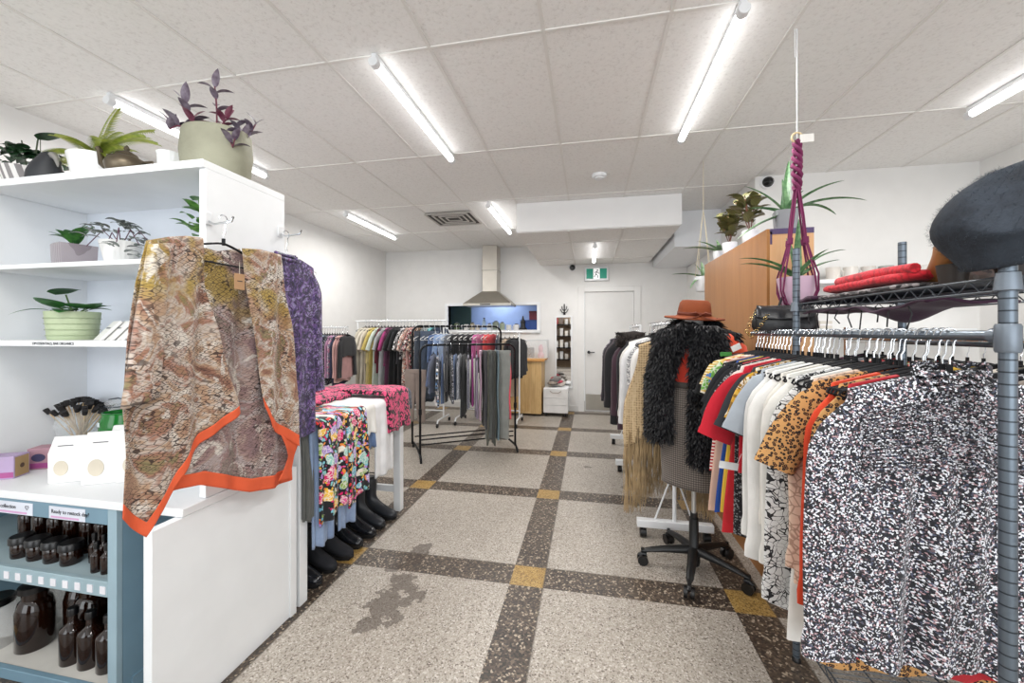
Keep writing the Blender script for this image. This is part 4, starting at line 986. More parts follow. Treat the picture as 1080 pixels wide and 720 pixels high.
FM = {'F1': cloth('floral', ['#17171b', '#e0e0e0', '#9a9aa0', '#cfcfcf'], 1), 'F2': cloth('floral', ['#e3dbd2', '#b5502f', '#6b3526', '#d99a7a'], 1), 'F3': cloth('floral', ['#17171b', '#c22f4a', '#d8d0c8', '#7a2433'], 1.2), 'F4': cloth('floral', ['#1a1618', '#b5836b', '#7d5a4a', '#d8b9a0'], 1.1), 'F5': cloth('leopard', ['#8d6b4a', '#1a1412', '#5a4030'], 1)}
for i, (nm, c_, L) in enumerate(DR):
    p = (-3.42+i*.054, 5.6, 1.55); rz = PI/2+R(-8+rnd.uniform(-5, 5))
    m = FM[c_] if c_ in FM else P(c_)
    garment({'top': 'blouse'}.get(nm.split(' ')[-1], nm.split(' ')[-1]), nm+' hanging on the white rack in the left back corner', 'dress' if 'dress' in nm or 'gown' in nm else 'clothes', p, rz, m, W=.18, Wh=.2 if L < .8 else .23, L=L, sl=.35 if i % 3 else .5, D=.018, seed=i+50, group='dresses on the white back rack', nu=20, nv=12, slw=.05)
    put_hanger('black', p, rz, 'black hanger on the white back rack', 'black hangers on the white back rack')
white_rack(-1.98, -.98, 5.8, 1.38, 'white clothes rack half hidden behind the black rack')
for i, (nm, c_, L) in enumerate([('black shirt', '#1b1c20', .6), ('charcoal long shirt', '#303238', .62), ('black jacket', '#17181c', .6), ('dark grey jacket', '#26282d', .6), ('warm grey dress', '#77736f', .92), ('beige scarf top', '#b5a08a', .9), ('black coat', '#141519', .62), ('black tunic', '#1c1d22', .58)]):
    p = (-1.5+i*.066, 5.8, 1.38); rz = PI/2-R(28)
    garment({'top': 'blouse'}.get(nm.split(' ')[-1], nm.split(' ')[-1]), nm+' at the right end of the half hidden white rack', 'clothes', p, rz, P(c_), W=.18, L=L, sl=.45, D=.02, seed=i+80, group='clothes on the half hidden white rack', nu=20, nv=10)
    put_hanger('black', p, rz, 'black hanger on the half hidden white rack', 'black hangers on the half hidden rack')
# rail on the left wall
t = thing('wall_rail', 'short white clothes rail fixed to the left wall', 'rail', (-3.4, 4.75, 1.44))
MB().cyl((-.41, 0, 0), (.22, 0, 0), .012).build('rail', WHITEM, t); MB().bx(-.415, -.405, -.04, .04, -.05, .05).build('wall_plate', WHITEM, t)
for i, (nm, m, L) in enumerate([('pink blouse', P('#d997a5'), .62), ('rose pink shirt', P('#d4707c'), .62), ('white shirt', P('#e2dcd8'), .6), ('rust brown shirt', P('#9a4a36'), .64), ('orange and brown striped shirt', cloth('vstripe', ['#d2572c', '#4a3a34', '#7c8a4a'], 1.2), .66), ('black shirt', P('#1b1c22'), .68), ('light blue grey shirt', P('#a3abbb'), .6), ('pale blue shirt', P('#8f9bb2'), .62), ('dark navy shirt', P('#252b42'), .68), ('black dotted shirt', SPK, .66), ('mauve blouse', P('#b58aa8'), .5), ('pink patterned blouse', cloth('floral', ['#c9a7b8', '#d84c8f', '#6a5a8a', '#e9d8dc'], 1.2), .55), ('navy shirt', P('#2f3450'), .68), ('blush shirt', P('#dcb3ae'), .64), ('dusty pink shirt', P('#c99a98'), .6), ('black blouse', P('#1d1c20'), .3)]):
    p = (-3.74+i*.038, 4.75, 1.44); rz = PI/2+R(6)
    garment({'top': 'blouse'}.get(nm.split(' ')[-1], nm.split(' ')[-1]), nm+' hanging on the left wall rail', 'shirt', p, rz, m, W=.19, L=L, sl=.5, D=.014, seed=i+110, group='shirts on the left wall rail', nu=20, nv=10)
    put_hanger('black', p, rz, 'black hanger on the left wall rail', 'black hangers on the left wall rail')

# ------------------------------------------------------------------ back wall
t = thing('range_hood', 'stainless steel chimney range hood on the back wall', 'hood', (-1.70, YB, 0))
MB().bx(-.13, .13, -.28, -.005, 2.08, H-.008).build('chimney', plain('#cfc9bf', .35, .6, var=.04), t, bevel=.003)
MB().bx(-.138, .138, -.288, -.005, 2.45, 2.47).build('joint_band', STEEL, t)
a_ = [(-.42, -.48, 1.83), (.42, -.48, 1.83), (.42, -.005, 1.83), (-.42, -.005, 1.83)]; b_ = [(-.42, -.48, 1.87), (.42, -.48, 1.87), (.42, -.005, 1.87), (-.42, -.005, 1.87)]; c2 = [(-.14, -.29, 2.09), (.14, -.29, 2.09), (.14, -.005, 2.09), (-.14, -.005, 2.09)]
MB().loft([a_, b_, c2], True, True).build('canopy', STEEL, t, ang=20)
MB().bx(-.12, .06, -.484, -.48, 1.84, 1.86).build('control_strip', plain('#33343a', .3), t)
# kitchen sill things
items = [(-2.4, 'potted_plant', 'tiny plant in a cup at the left of the kitchen sill', '#5d6b4a', .05, .12), (-2.22, 'mug', 'white mug on the kitchen sill', '#e6e4e0', .045, .1), (-2.1, 'jar', 'pale jar on the kitchen sill', '#b5a98f', .045, .12), (-2.0, 'mug', 'cream mug on the kitchen sill', '#d9cfc0', .04, .09),
 (-1.88, 'bottle', 'clear blue spray bottle on the kitchen sill', '#a9c2dd', .035, .2), (-1.78, 'jar', 'white jar on the kitchen sill', '#e3e6ea', .05, .1), (-1.66, 'tin', 'grey green tin on the kitchen sill', '#8d9a8c', .06, .14), (-1.54, 'tin', 'pale green tin on the kitchen sill', '#a9b5a0', .05, .12), (-1.42, 'mug', 'second white mug on the kitchen sill', '#eeeeee', .05, .09), (-1.28, 'box', 'white carton on the kitchen sill', '#e8e8ea', .06, .09)]
for x, nm, lb, c_, r, h in items:
    t = thing(nm, lb, nm.replace('_', ' '), (x, YB+.02, wz0+.001), 0, 'things on the kitchen sill')
    MB().lathe([(0, 0), (r*.9, 0), (r, .008), (r, h*.7), (r*.8 if nm in ('bottle', 'jar') else r, h*.85), (r*.45 if nm == 'bottle' else r*.9, h), (0, h)], n=20).build('body', plain(c_, .4), t)
    MB().tube([(r, 0, h*.2), (r+.025, 0, h*.3), (r+.025, 0, h*.6), (r, 0, h*.7)], .006, 8).build('handle', plain(c_, .4), t) if nm == 'mug' else MB().lathe([(r*.5, h), (r*.5, h+.02), (0, h+.02)], n=16).build('lid', plain('#55585c', .5), t)
t = thing('incense_tower', 'small black pointed burner on the kitchen sill', 'burner', (-1.16, YB+.02, wz0+.001))
MB().lathe([(0, 0), (.07, 0), (.07, .02), (.045, .05), (.04, .12), (.055, .125), (.02, .19), (.012, .24), (0, .25)], n=16).build('body', plain('#222228', .5), t); MB().lathe([(.072, .0), (.08, .01), (.072, .02)], n=16).build('foot_ring', BLACK, t)
t = thing('storage_crate', 'blue plastic crate behind the pass-through on the right', 'crate', (-1.04, 7.3, 1.412)); MB().bx(-.2, .22, -.12, .12, 0, .19).build('body', plain('#2d57a8', .4), t, bevel=.01); MB().bx(-.21, .23, -.13, .13, .17, .19).build('rim', plain('#264c96', .4), t)
t = thing('storage_box', 'dark red box on top of the blue crate', 'box', (-.98, 7.3, 1.603)); MB().bx(-.1, .14, -.1, .1, 0, .16).build('body', plain('#7c2436', .5), t, bevel=.005); MB().bx(-.105, .145, -.105, .105, .13, .165).build('lid', plain('#6c1d2e', .5), t)
# pine counter
PINE = woodmat('#c9a36c', '#e3c490', 1.2, 2); PINET = woodmat('#c98f4e', '#dba969', 1.2, 0)
t = thing('pine_counter', 'pale pine cabinet counter under the pass-through', 'counter', (-1.1, 6.65, 0))
MB().bx(-.4, .34, -.25, .28, .04, .9).build('body', PINE, t, bevel=.004)
MB().bx(-.44, .39, -.29, .29, .9, .94).build('worktop', PINET, t, bevel=.004)
MB().bx(-.385, .14, -.262, -.25, .08, .87).build('door_panel', woodmat('#b98f58', '#dcbc85', 1.4, 2), t, bevel=.003)
MB().bx(.17, .34, -.262, -.25, .04, .9).build('side_stile', woodmat('#bd9660', '#e0c08a', 1.4, 2), t, bevel=.003)
t = thing('display_case', 'clear box display with dark and pink jewellery on the pine counter', 'case', (-.88, 6.66, .941))
b = MB()
for a in (-.2, .2):
    for c_ in (-.12, .12): b.cyl((a, c_, 0), (a, c_, .3), .005, n=6)
for z in (.005, .3): b.tube([(-.2, -.12, z), (.2, -.12, z), (.2, .12, z), (-.2, .12, z), (-.2, -.12, z)], .005, 6)
b.build('frame', plain('#bfc1c4', .4), t); MB().bx(-.2, .2, .115, .118, 0, .3).build('glass_back', plain('#d5d6d6', .3), t); MB().bx(-.199, .199, -.12, -.117, .002, .298).build('glass_front', glass(), t)
tag(MB().bx(-.17, -.04, -.05, .05, 0, .17).build('black_box', BLACK, None, (-.88, 6.66, .943), bevel=.005), 'black box inside the clear display case', 'box')
tag(MB().lathe([(0, 0), (.05, 0), (.06, .05), (.03, .1), (.045, .16), (.02, .22), (0, .23)], n=12).build('pink_pouch', plain('#d39aa8', .6), None, (-.80, 6.66, .943)), 'pink pouch inside the clear display case', 'pouch')
# drawer trolley and rumpled clothes
t = thing('drawer_trolley', 'white three drawer trolley on casters below the mirror', 'drawers', (-.53, 6.62, 0))
MB().bx(-.2, .2, -.2, .2, .06, .46).build('body', WHITE, t, bevel=.004)
for z0, z1 in ((.065, .185), (.19, .3), (.305, .455)): d = MB().bx(-.198, .198, -.215, -.2, z0, z1).build('drawer', plain('#e6e4e2', .5), t, bevel=.003)
MB().tube([(-.09, -.22, .42), (-.05, -.235, .395), (.05, -.235, .395), (.09, -.22, .42)], .005, 8).build('rope_handle', plain('#9a8f80', .7), d)
for a in (-.16, .16):
    for c_ in (-.15, .15): MB().cyl((a-.012, c_, .03), (a+.012, c_, .03), .03).build('caster', BLACK, t)
cols = ['#cfc8bf', '#8d8a86', '#e0d9d0', '#3b3a3d', '#b5a79b', '#e8647a', '#d8d3cd', '#6f6a6a', '#c04a5a']
pile = []
for k in range(11):
    m = P(cols[k % 9]); q = random.Random(k); cx, cy = q.uniform(-.1, .1), q.uniform(-.08, .08); rr = q.uniform(.06, .1)
    b = MB(); rings = []
    for j in range(8):
        a = -PI/2+PI*j/7; rings.append([(rr*cos(a)*(1+.3*nz(k, i*.7, j*.6))*cos(TAU*i/16), rr*.8*cos(a)*(1+.3*nz(k+4, i*.7, j*.6))*sin(TAU*i/16), .035*sin(a)*(1+.5*nz(k+9, i, j))) for i in range(16)])
    pile.append(b.loft(rings, True, True).build('scarf', m, None, (-.53+cx, 6.62+cy, .5+.011*k), q.uniform(0, 3), ang=120))
SCN = ['off white', 'grey', 'cream', 'black', 'taupe', 'coral pink', 'light', 'charcoal', 'dark rose', 'off white', 'grey']
for k, o in enumerate(pile): tag(o, SCN[k]+' scarf crumpled in the pile on the white drawer trolley'+(', near the top' if k > 8 else ''), 'scarf', 'scarves piled on the trolley')
# mirror and hook
def mirror():
    t = NT('mirror'); t.base((.9, .9, .9, 1)); return t.done(.02, 1)
t = thing('wall_mirror', 'tall narrow white framed mirror by the back door', 'mirror', (-.43, YB-.004, 0))
MB().bx(-.15, -.125, -.03, 0, .4, 1.66).bx(.125, .15, -.03, 0, .4, 1.66).bx(-.125, .125, -.03, 0, 1.635, 1.66).bx(-.125, .125, -.03, 0, .4, .425).build('frame', WHITE, t, bevel=.003)
MB().bx(-.125, .125, -.012, -.008, .425, 1.635).build('mirror_glass', mirror(), t)
t = thing('coral_hook', 'small black branching wall hook above the mirror', 'hook', (-.42, YB-.003, 1.78))
b = MB().tube([(0, -.01, -.09), (0, -.02, .0), (0, -.02, .09)], .009, 8)
for s in (-1, 1):
    b.tube([(0, -.02, -.03), (s*.035, -.03, .0), (s*.045, -.03, .05)], .007, 8).tube([(0, -.02, -.07), (s*.04, -.03, -.055), (s*.07, -.03, .0)], .007, 8)
b.build('branches', BLACK, t); MB().bx(-.02, .02, -.008, 0, -.1, -.05).build('base_plate', BLACK, t)
# black stock shelf behind the camera, what the mirror sees
t = thing('stock_shelf', 'black shelving with packaged goods by the shop front, seen in the mirror', 'shelves', (-.95, -1.6, 0))
for x in (-.6, .6): MB().bx(x-.02, x+.02, -.2, .2, 0, 2.0).build('upright', BLACK, t)
for z in (.3, .75, 1.2, 1.65): MB().bx(-.6, .6, -.2, .2, z, z+.03).build('shelf', BLACK, t)
MB().bx(-.6, .6, -.22, -.2, 0, 2.0).build('back_panel', plain('#a08a72', .8), t)
for k in range(24):
    z = (.331, .781, 1.231, 1.681)[k//6]; x = -1.42+(k % 6)*.19; c_ = ['#e4e2df', '#c8c2ba', '#7d6f66', '#d8d8d8', '#b04a4a', '#efe9e0', '#3a3a3f'][(k*5) % 7]
    b = MB().bx(-.06, .06, -.06, .06, 0, .2+.05*(k % 3)); o = b.build('goods_box', plain(c_, .6), None, (x, -1.55, z), bevel=.006)
    tag(o, 'boxed goods on the black stock shelf reflected in the mirror', 'box', 'boxed goods on the stock shelf')
# ------------------------------------------------------------------ mannequin
MX, MY, MR = .6, 2.45, R(-22)
mn = thing('dress_form', 'dress form on a black five star caster base in the aisle', 'mannequin', (MX, MY, 0), MR)
def torso(zz):  # (z, rx, ry)
    T = [(.80, .15, .1), (.86, .165, .115), (.95, .16, .11), (1.04, .13, .095), (1.12, .125, .09), (1.2, .15, .105), (1.27, .165, .11), (1.33, .16, .09), (1.37, .12, .07), (1.395, .06, .055), (1.43, .05, .05), (1.47, .048, .048)]
    for a, b in zip(T, T[1:]):
        if zz <= b[0]:
            u = max(0, (zz-a[0])/(b[0]-a[0])); u = u*u*(3-2*u)*.5+u*.5; return lerp(a[1], b[1], u), lerp(a[2], b[2], u)
    return T[-1][1:]
def tors_rings(z0, z1, n, k=1.0, add=0, m=32):
    out = []
    for i in range(n+1):
        z = lerp(z0, z1, i/n); rx, ry = torso(z); out.append([((rx*k+add)*cos(TAU*j/m), (ry*k+add)*sin(TAU*j/m), z) for j in range(m)])
    return out
MB().loft(tors_rings(.8, 1.47, 34)).build('torso', plain('#e6e3de', .8), mn)
MB().cyl((0, 0, .2), (0, 0, .8), .013).build('pole', plain('#c9c9c8', .3, .7), mn)
MB().lathe([(.03, .03), (.034, .05), (.034, .12), (.026, .13), (.026, .3), (.02, .305), (.02, .33), (0, .33)], n=24).build('gas_column', BLACK, mn)
for k in range(5):
    a = R(252+72*k)-MR; c_, s_ = cos(a), sin(a)
    rings = []
    for j in range(10):
        t_ = j/9; r = lerp(.02, .29, t_); w = lerp(.03, .018, t_); h = lerp(.05, .022, t_); zc = .115-.02*t_-.015*t_**3
        if j == 9: w *= .6; h *= .7
        rings.append([(r*c_-w*cos(TAU*q/12)*s_, r*s_+w*cos(TAU*q/12)*c_, zc+h/2*sin(TAU*q/12)) for q in range(12)])
    MB().loft(rings).build('base_leg', BLACK, mn)
    cx, cy = .285*c_, .285*s_
    cs = MB().cyl((cx, cy, .05), (cx, cy, .095), .01).tube([(cx-.02*c_, cy-.02*s_, .058), (cx, cy, .064), (cx+.02*c_, cy+.02*s_, .05)], .012, 8).build('caster', BLACK, mn)
    MB().cyl((cx-.026*s_, cy+.026*c_, .03), (cx-.008*s_, cy+.008*c_, .03), .03).cyl((cx+.008*s_, cy-.008*c_, .03), (cx+.026*s_, cy-.026*c_, .03), .03).build('wheel', plain('#0c0c0d', .35), cs)
# red top under the vest
rt = thing('knit_sweater', 'orange red long sleeved top under the shaggy vest', 'top', (MX, MY, 0), MR)
MB().loft(tors_rings(.98, 1.345, 20, 1.0, .008), True, False).build('body', P('#d8402c'), rt)
MB().tube([(.155, .02, 1.33), (.225, .0, 1.28), (.25, -.02, 1.17), (.245, -.04, 1.08)], [.05, .045, .042, .036], 14).build('sleeve', P('#e8502c'), rt)
# tweed skirt
sk_ = thing('tweed_skirt', 'brown grey houndstooth tweed skirt on the dress form', 'skirt', (MX, MY, 0), MR)
rings = []
for i in range(25):
    v = i/24; z = lerp(1.08, .50, v); rx = lerp(.138, .185, sstep(0, .35, v))-.012*sstep(.6, 1, v); ry = lerp(.105, .13, sstep(0, .4, v))
    rings.append([((rx+.004*sin(5*TAU*j/40+v*3)*v)*cos(TAU*j/40), (ry+.006*sin(4*TAU*j/40)*v)*sin(TAU*j/40), z) for j in range(40)])
MB().loft(rings, True, False).build('body', cloth('tweed', ['#57504b', '#8a8078', '#2e2a28'], 1.0), sk_, solid=.003)
MB().loft([[(.142*cos(TAU*j/40), .109*sin(TAU*j/40), z) for j in range(40)] for z in (1.06, 1.095)], True, False).build('waistband', P('#4c4540'), sk_, solid=.003)
# hat
ht = thing('felt_hat', 'rust orange felt hat with a bow band on the dress form', 'hat', (MX, MY, 1.462), R(-10)); ht.rotation_euler = (R(5), R(4), R(-12))
HM = plain('#8c4420', .85, var=.1, bs=200, bst=.2); HB_ = plain('#6a2d16', .7, bs=100)
MB().lathe([(.155, -.004), (.157, .002), (.14, -.002), (.105, .004), (.088, .015), (.086, .05), (.08, .085), (.068, .1), (.05, .102), (.02, .095), (0, .093)], n=48, sy=1.05, fn=lambda a, z: 1+.03*sin(2*a+1)*(1 if z < .01 else .2), caps=False).build('crown_and_brim', HM, ht, solid=.003)
MB().lathe([(.0895, .014), (.0905, .035)], n=48, sy=1.05, caps=False).build('band', HB_, ht, solid=.003)
bb = MB()
for s in (-1, 1):
    bb.tube([(.03, -.093, .022), (.03+s*.025, -.11, .035), (.03+s*.05, -.105, .03)], [.004, .014, .006], 8, flat=.5)
    bb.tube([(.03, -.095, .022), (.03+s*.03, -.12, .008), (.03+s*.075, -.125, .0)], [.004, .009, .006], 8, flat=.4)
bb.build('bow', HB_, ht)
# shaggy vest
vs_ = thing('shaggy_vest', 'black shaggy faux fur vest open over the skirt', 'vest', (MX, MY, 0), MR)
VM = plain('#131316', .75, var=.3)
def vest_panel(x0a, x1a, x0b, x1b, zt, zb, yf, bulge, seed, nu=16, nv=34):
    def fn(u, v):
        z = lerp(zt, zb, v); x = lerp(lerp(x0a, x0b, sstep(0, .5, v)), lerp(x1a, x1b, sstep(0, .6, v)), u)
        rx, ry = torso(min(1.45, max(.86, z))); ry = max(ry, .1)
        q = 1-min(1, abs(x)/.25)**2.2; y = -(ry+.02)*max(0, q)**.5-bulge*sin(PI*u)*.6-yf
        return (x, y, z-.42*max(0, abs(x)-.06)*(1-v)+.01*sin(u*8+seed))
    return fn
fL = vest_panel(-.17, -.005, -.26, -.09, 1.43, .76, .01, .04, 1); fR = vest_panel(.01, .17, .0, .22, 1.43, .66, .01, .045, 2)
def fB(u, v):
    z = lerp(1.44, .72, v); a = lerp(R(-12), R(192), u); rx, ry = torso(min(1.4, max(.86, z))); q = max(rx, .17)+.045
    return (q*cos(a)*1.0, (ry+.04)*sin(a), z-.42*max(0, abs(q*cos(a))-.06)*(1-v))
def fC(u, v):   # thick collar
    a = lerp(R(-60), R(240), u); r = .085+.035*cos(TAU*v); return (r*cos(a)*1.15, r*sin(a)+.0, 1.385+.05*sin(TAU*v)-.03*(1 if sin(a) < 0 else 0))
b = MB().sheet(16, 34, fL).sheet(16, 34, fR).sheet(30, 24, fB).sheet(26, 12, fC)
b.build('lining', VM, vs_, fix=False, solid=.01)
fur = MB(); q = random.Random(3)
def tuft(p, n_, L):
    # short curled ribbon of pile
    dn = Vector((q.uniform(-.7, .7), q.uniform(-.7, .7), -1.0)).normalized(); d = (n_*1.1+dn*.5+Vector((q.uniform(-.5, .5),)*1+(q.uniform(-.5, .5), q.uniform(-.5, .5)))).normalized()
    side = d.cross(Vector((q.uniform(-1, 1), q.uniform(-1, 1), q.uniform(-1, 1)))).normalized()
    w = q.uniform(.0022, .0045); vs = []; pp = Vector(p)
    for i in range(4):
        ww = w*(1, 1.2, .8, .15)[i]; vs += [pp+side*ww, pp-side*ww]; pp = pp+d*L/3; d = (d+dn*.75).normalized()
    fur.add(vs, [(0, 1, 3, 2), (2, 3, 5, 4), (4, 5, 7, 6)])
def scatter(fn, n, flip=1, ctr=None):
    for _ in range(n):
        u, v = q.random(), q.random(); p = Vector(fn(u, v)); e = .01
        du = Vector(fn(min(1, u+e), v))-p; dvv = Vector(fn(u, min(1, v+e)))-p; n_ = du.cross(dvv)
        n_ = n_.normalized() if n_.length > 1e-12 else Vector((0, -1, 0))
        c0 = Vector((0, .0, p.z)) if ctr is None else ctr(u)
        if n_.dot(p-c0) < 0: n_ = -n_
        tuft(p+n_*.003, n_, q.uniform(.03, .052))
scatter(fL, 6500); scatter(fR, 7500); scatter(fB, 6500); scatter(fC, 3500, ctr=lambda u: Vector((.09*cos(lerp(R(-60), R(240), u)), .09*sin(lerp(R(-60), R(240), u)), 1.385)))
o = fur.build('shaggy_pile', plain('#1b1b1f', .5, var=.3), vs_, fix=False, ang=180); o['kind'] = 'stuff'

# ------------------------------------------------------------------ white rolling racks behind the dress form
def h_rack(x, y0, y1, z, label):
    t = thing('rolling_rack', label, 'rack', (x, (y0+y1)/2, 0)); h = (y1-y0)/2
    MB().cyl((0, -h, z), (0, h, z), .0125).build('rail', WHITEM, t)
    for s in (-1, 1):
        MB().cyl((0, s*h, .11), (0, s*h, z), .013).build('post', WHITEM, t)
        MB().bx(-.24, .24, s*h-.025, s*h+.025, .07, .12).build('base_beam', WHITEM, t, bevel=.004)
        for w in (-1, 1):
            MB().tube([(w*.2, s*h, .115), (w*.06, s*h, .42)] if 0 else [(w*.12, s*h-s*.02, .115), (w*.02, s*h-s*.02, .4)], .006, 8).build('brace', WHITEM, t)
            c_ = MB().cyl((w*.2, s*h, .05), (w*.2, s*h, .075), .012).build('caster', BLACK, t)
            MB().cyl((w*.2-.02, s*h, .031), (w*.2+.02, s*h, .031), .03).build('wheel', plain('#0c0c0d', .4), c_)
    return t
h_rack(.56, 2.78, 3.68, 1.44, 'white rolling clothes rack just behind the dress form')
h_rack(.50, 4.02, 5.0, 1.44, 'white rolling clothes rack furthest back on the right')
# crochet shawl with fringe
shw = thing('crochet_shawl', 'tan crochet shawl with long fringe beside the shaggy vest', 'shawl', (.53, 2.84, 1.44))
def shf(u, v):
    w = lerp(.19, .285, sstep(0, .6, v)); x = lerp(-w, w, u)
    xm = abs(x)
    hem = lerp(.56, .74, sstep(0, 1, abs(2*u-1)))
    z = -.09-.3*xm*(1-v*.7)-hem*v
    return (x+.01*sin(v*6), -.028*(1-v*.2)+.012*sin(u*24)*v, z)
def shmat():
    t = NT('crochet'); v = t.co()
    e = t.n('ShaderNodeTexVoronoi', {'Vector': v, 'Scale': 62, 'Randomness': .25}, feature='F1').outputs['Distance']
    t.base(t.ramp(e, [(.2, '#8a6f4c'), (.38, '#c4a982'), (.7, '#d8c09a')])); t.bump(e, .6, .004)
    al = t.ramp(e, [(.12, 0.0), (.16, 1.0)], True); t.set(t.b.inputs['Alpha'], al); return t.done(.85)
SHM = shmat()
MB().sheet(50, 40, shf).sheet(50, 40, lambda u, v: (shf(u, v)[0], -shf(u, v)[1]*.8, shf(u, v)[2])).build('crochet_body', SHM, shw, fix=False, solid=.004, ang=180)
b = MB(); q = random.Random(8); TAN = plain('#bda37c', .85, var=.25)
for k in range(420):
    u = q.random(); back = q.random() < .35; v0 = 1 if q.random() < .75 else q.uniform(.84, .98)
    p = Vector(shf(u, v0)); p.y = -p.y*.8 if back else p.y-.004
    L = q.uniform(.38, .5)+(1-v0)*.3; a = q.uniform(0, 6); w = q.uniform(-.02, .02)
    pts = [(p.x+w*t_+.006*sin(a+t_*7), p.y+.008*sin(a*2+t_*5), max(p.z-L*t_, -1.31)) for t_ in (0, .25, .5, .75, 1)]
    b.tube(pts, [.0026, .0026, .0024, .002, .0015], 4)
o = b.build('fringe', TAN, shw, fix=False); o['kind'] = 'stuff'
h = put_hanger('black', (.53, 2.84, 1.44), 0, 'black hanger carrying the crochet shawl', 'x'); del h['group']
GR_ = 'jackets on the rolling racks by the wood bookcase'
RK = [(.55, 2.93, 'white_blouse', 'white loose blouse right behind the crochet shawl', P('#e9e7e4'), .62, .5, .22), (.53, 3.02, 'grey_jacket', 'light grey lace print jacket behind the white blouse', cloth('speckle', ['#9a9a9c', '#d8d6d4', '#6c6c70'], 1.3), .66, .5, .23), (.52, 3.12, 'white_jacket', 'white quilted jacket on the nearer rolling rack', P('#dfdfe0'), .68, .58, .25),
 (.52, 3.24, 'cream_cardigan', 'off white cardigan behind the quilted jacket', P('#d8d5d0'), .66, .55, .25), (.52, 3.38, 'black_cardigan', 'black cardigan on the nearer rolling rack', P('#19191d'), .75, .55, .25), (.52, 3.5, 'plum_coat', 'dark plum quilted coat with long sleeves', P('#3f2733'), .82, .6, .28), (.52, 3.6, 'plum_jacket', 'plum wool jacket behind the quilted plum coat', P('#4a2f3c'), .74, .6, .28),
 (.48, 4.1, 'black_jacket', 'black puffy jacket on the far rolling rack', P('#17171b'), .9, .65, .27), (.48, 4.22, 'maroon_coat', 'maroon coat on the far rolling rack', P('#3d2230'), .8, .65, .27), (.48, 4.36, 'plaid_jacket', 'dark plaid jacket on the far rolling rack', cloth('tweed', ['#2a2630', '#5b5560', '#15141a'], .6), .85, .65, .27), (.48, 4.5, 'grey_coat', 'charcoal coat on the far rolling rack', P('#2c2a30'), .8, .65, .28), (.48, 4.64, 'printed_jacket', 'mauve patterned jacket deepest on the far rolling rack', cloth('speckle', ['#2b2530', '#5d4f62', '#1b1720', '#b5a9b5'], 1), .8, .65, .28), (.48, 4.78, 'navy_coat', 'black coat, last on the far rolling rack', P('#1c1b22'), .8, .65, .28)]
for i, (x, y, nm, lb, m, L, sl, W) in enumerate(RK):
    rz = R(rnd.uniform(-8, 8))+R(6)
    garment(nm, lb, 'jacket', (x, y, 1.44), rz, m, W=W-.03, Wh=W, L=L, sl=sl, D=.035, seed=i+140, group=GR_, nu=24, nv=14, slw=.07, neck=.03, out=.05)
    put_hanger('black', (x, y, 1.44), rz, 'black hanger on the rolling racks', 'black hangers on the rolling racks')
t = thing('fur_collar', 'dark brown fur collar draped over the plum coat shoulder', 'collar', (.33, 3.46, 1.31))
b = MB(); q = random.Random(2)
b.tube([(-.09, 0, -.03), (-.03, 0, .02), (.05, 0, .035), (.13, 0, .03)], [.03, .05, .045, .03], 12); b.build('collar_core', plain('#2b2422', .8), t)
fur = MB()
for k in range(1400):
    x = q.uniform(-.1, .13); a = q.uniform(0, TAU); r = .045; n_ = Vector((q.uniform(-.4, .4), cos(a), sin(a))); tuft(Vector((x, r*cos(a), .01+r*sin(a))), n_.normalized(), .03)
o = fur.build('fur', plain('#332b28', .8, var=.3), t, fix=False); o['kind'] = 'stuff'

# ------------------------------------------------------------------ wooden bookcase seen from behind
PLY = woodmat('#9c6632', '#b07a42', .7, 2, .45); PLY2 = woodmat('#d7a271', '#e7bb8e', .7, 2, .5)
bc = thing('plywood_bookcase', 'tall orange brown plywood bookcase with its back to the aisle', 'bookcase', (1.06, 2.98, 0))
MB().bx(-.1, -.085, -.59, .59, 0, 1.945).build('back_panel', PLY, bc)
MB().bx(-.085, .13, -.59, -.57, 0, 1.925).build('side_panel', PLY2, bc)
MB().bx(-.085, .13, .57, .59, 0, 1.945).build('side_panel', PLY2, bc)
MB().bx(-.085, .13, -.59, .57, 1.925, 1.945).build('top_board', plain('#8a7a92', .6), bc)
MB().bx(-.084, -.074, -.592, -.589, 1.86, 1.93).bx(-.084, .13, -.592, -.589, 1.915, 1.945).build('purple_edge', plain('#57476e', .6), bc)
for z in (.4, .8, 1.2, 1.6): MB().bx(-.085, .13, -.57, .57, z, z+.02).build('shelf', PLY2, bc)
ZB = 1.946
def aloe(t, spec, base, m, w=.026):
    l = MB()
    for az, L, a0, a1 in spec: leaf(l, base, R(az), L, w, a0, a1, 'strap', .5, 12)
    l.build('leaves', m, t)
ALO = leafmat('#3f6b42', '#6f9468'); ALO2 = leafmat('#4d7550', '#88a27a')
t = thing('potted_aloe', 'long leaved aloe in a square grey pot on top of the bookcase', 'plant', (1.10, 2.50, ZB))
rings = [[(s_*sq(TAU*k/48+.2)*cos(TAU*k/48), s_*sq(TAU*k/48+.2)*sin(TAU*k/48), z) for k in range(48)] for s_, z in ((.045, 0), (.05, .005), (.058, .12), (.054, .12), (.05, .105))]
MB().loft(rings).build('pot', plain('#8d8f92', .6), t)
aloe(t, [(185, .22, 25, -5), (150, .3, 60, 30), (20, .36, 35, -35), (355, .4, 30, -20), (60, .4, 75, 55), (100, .22, 85, 80), (200, .35, -15, -40), (330, .3, 50, 0), (300, .15, 60, 30)], (0, 0, .1), ALO)
t['label'] = 'long leaved aloe in a square grey pot at the bookcase corner'
TRI = leafmat('#4f6338', '#8e7d55', 'stripe')
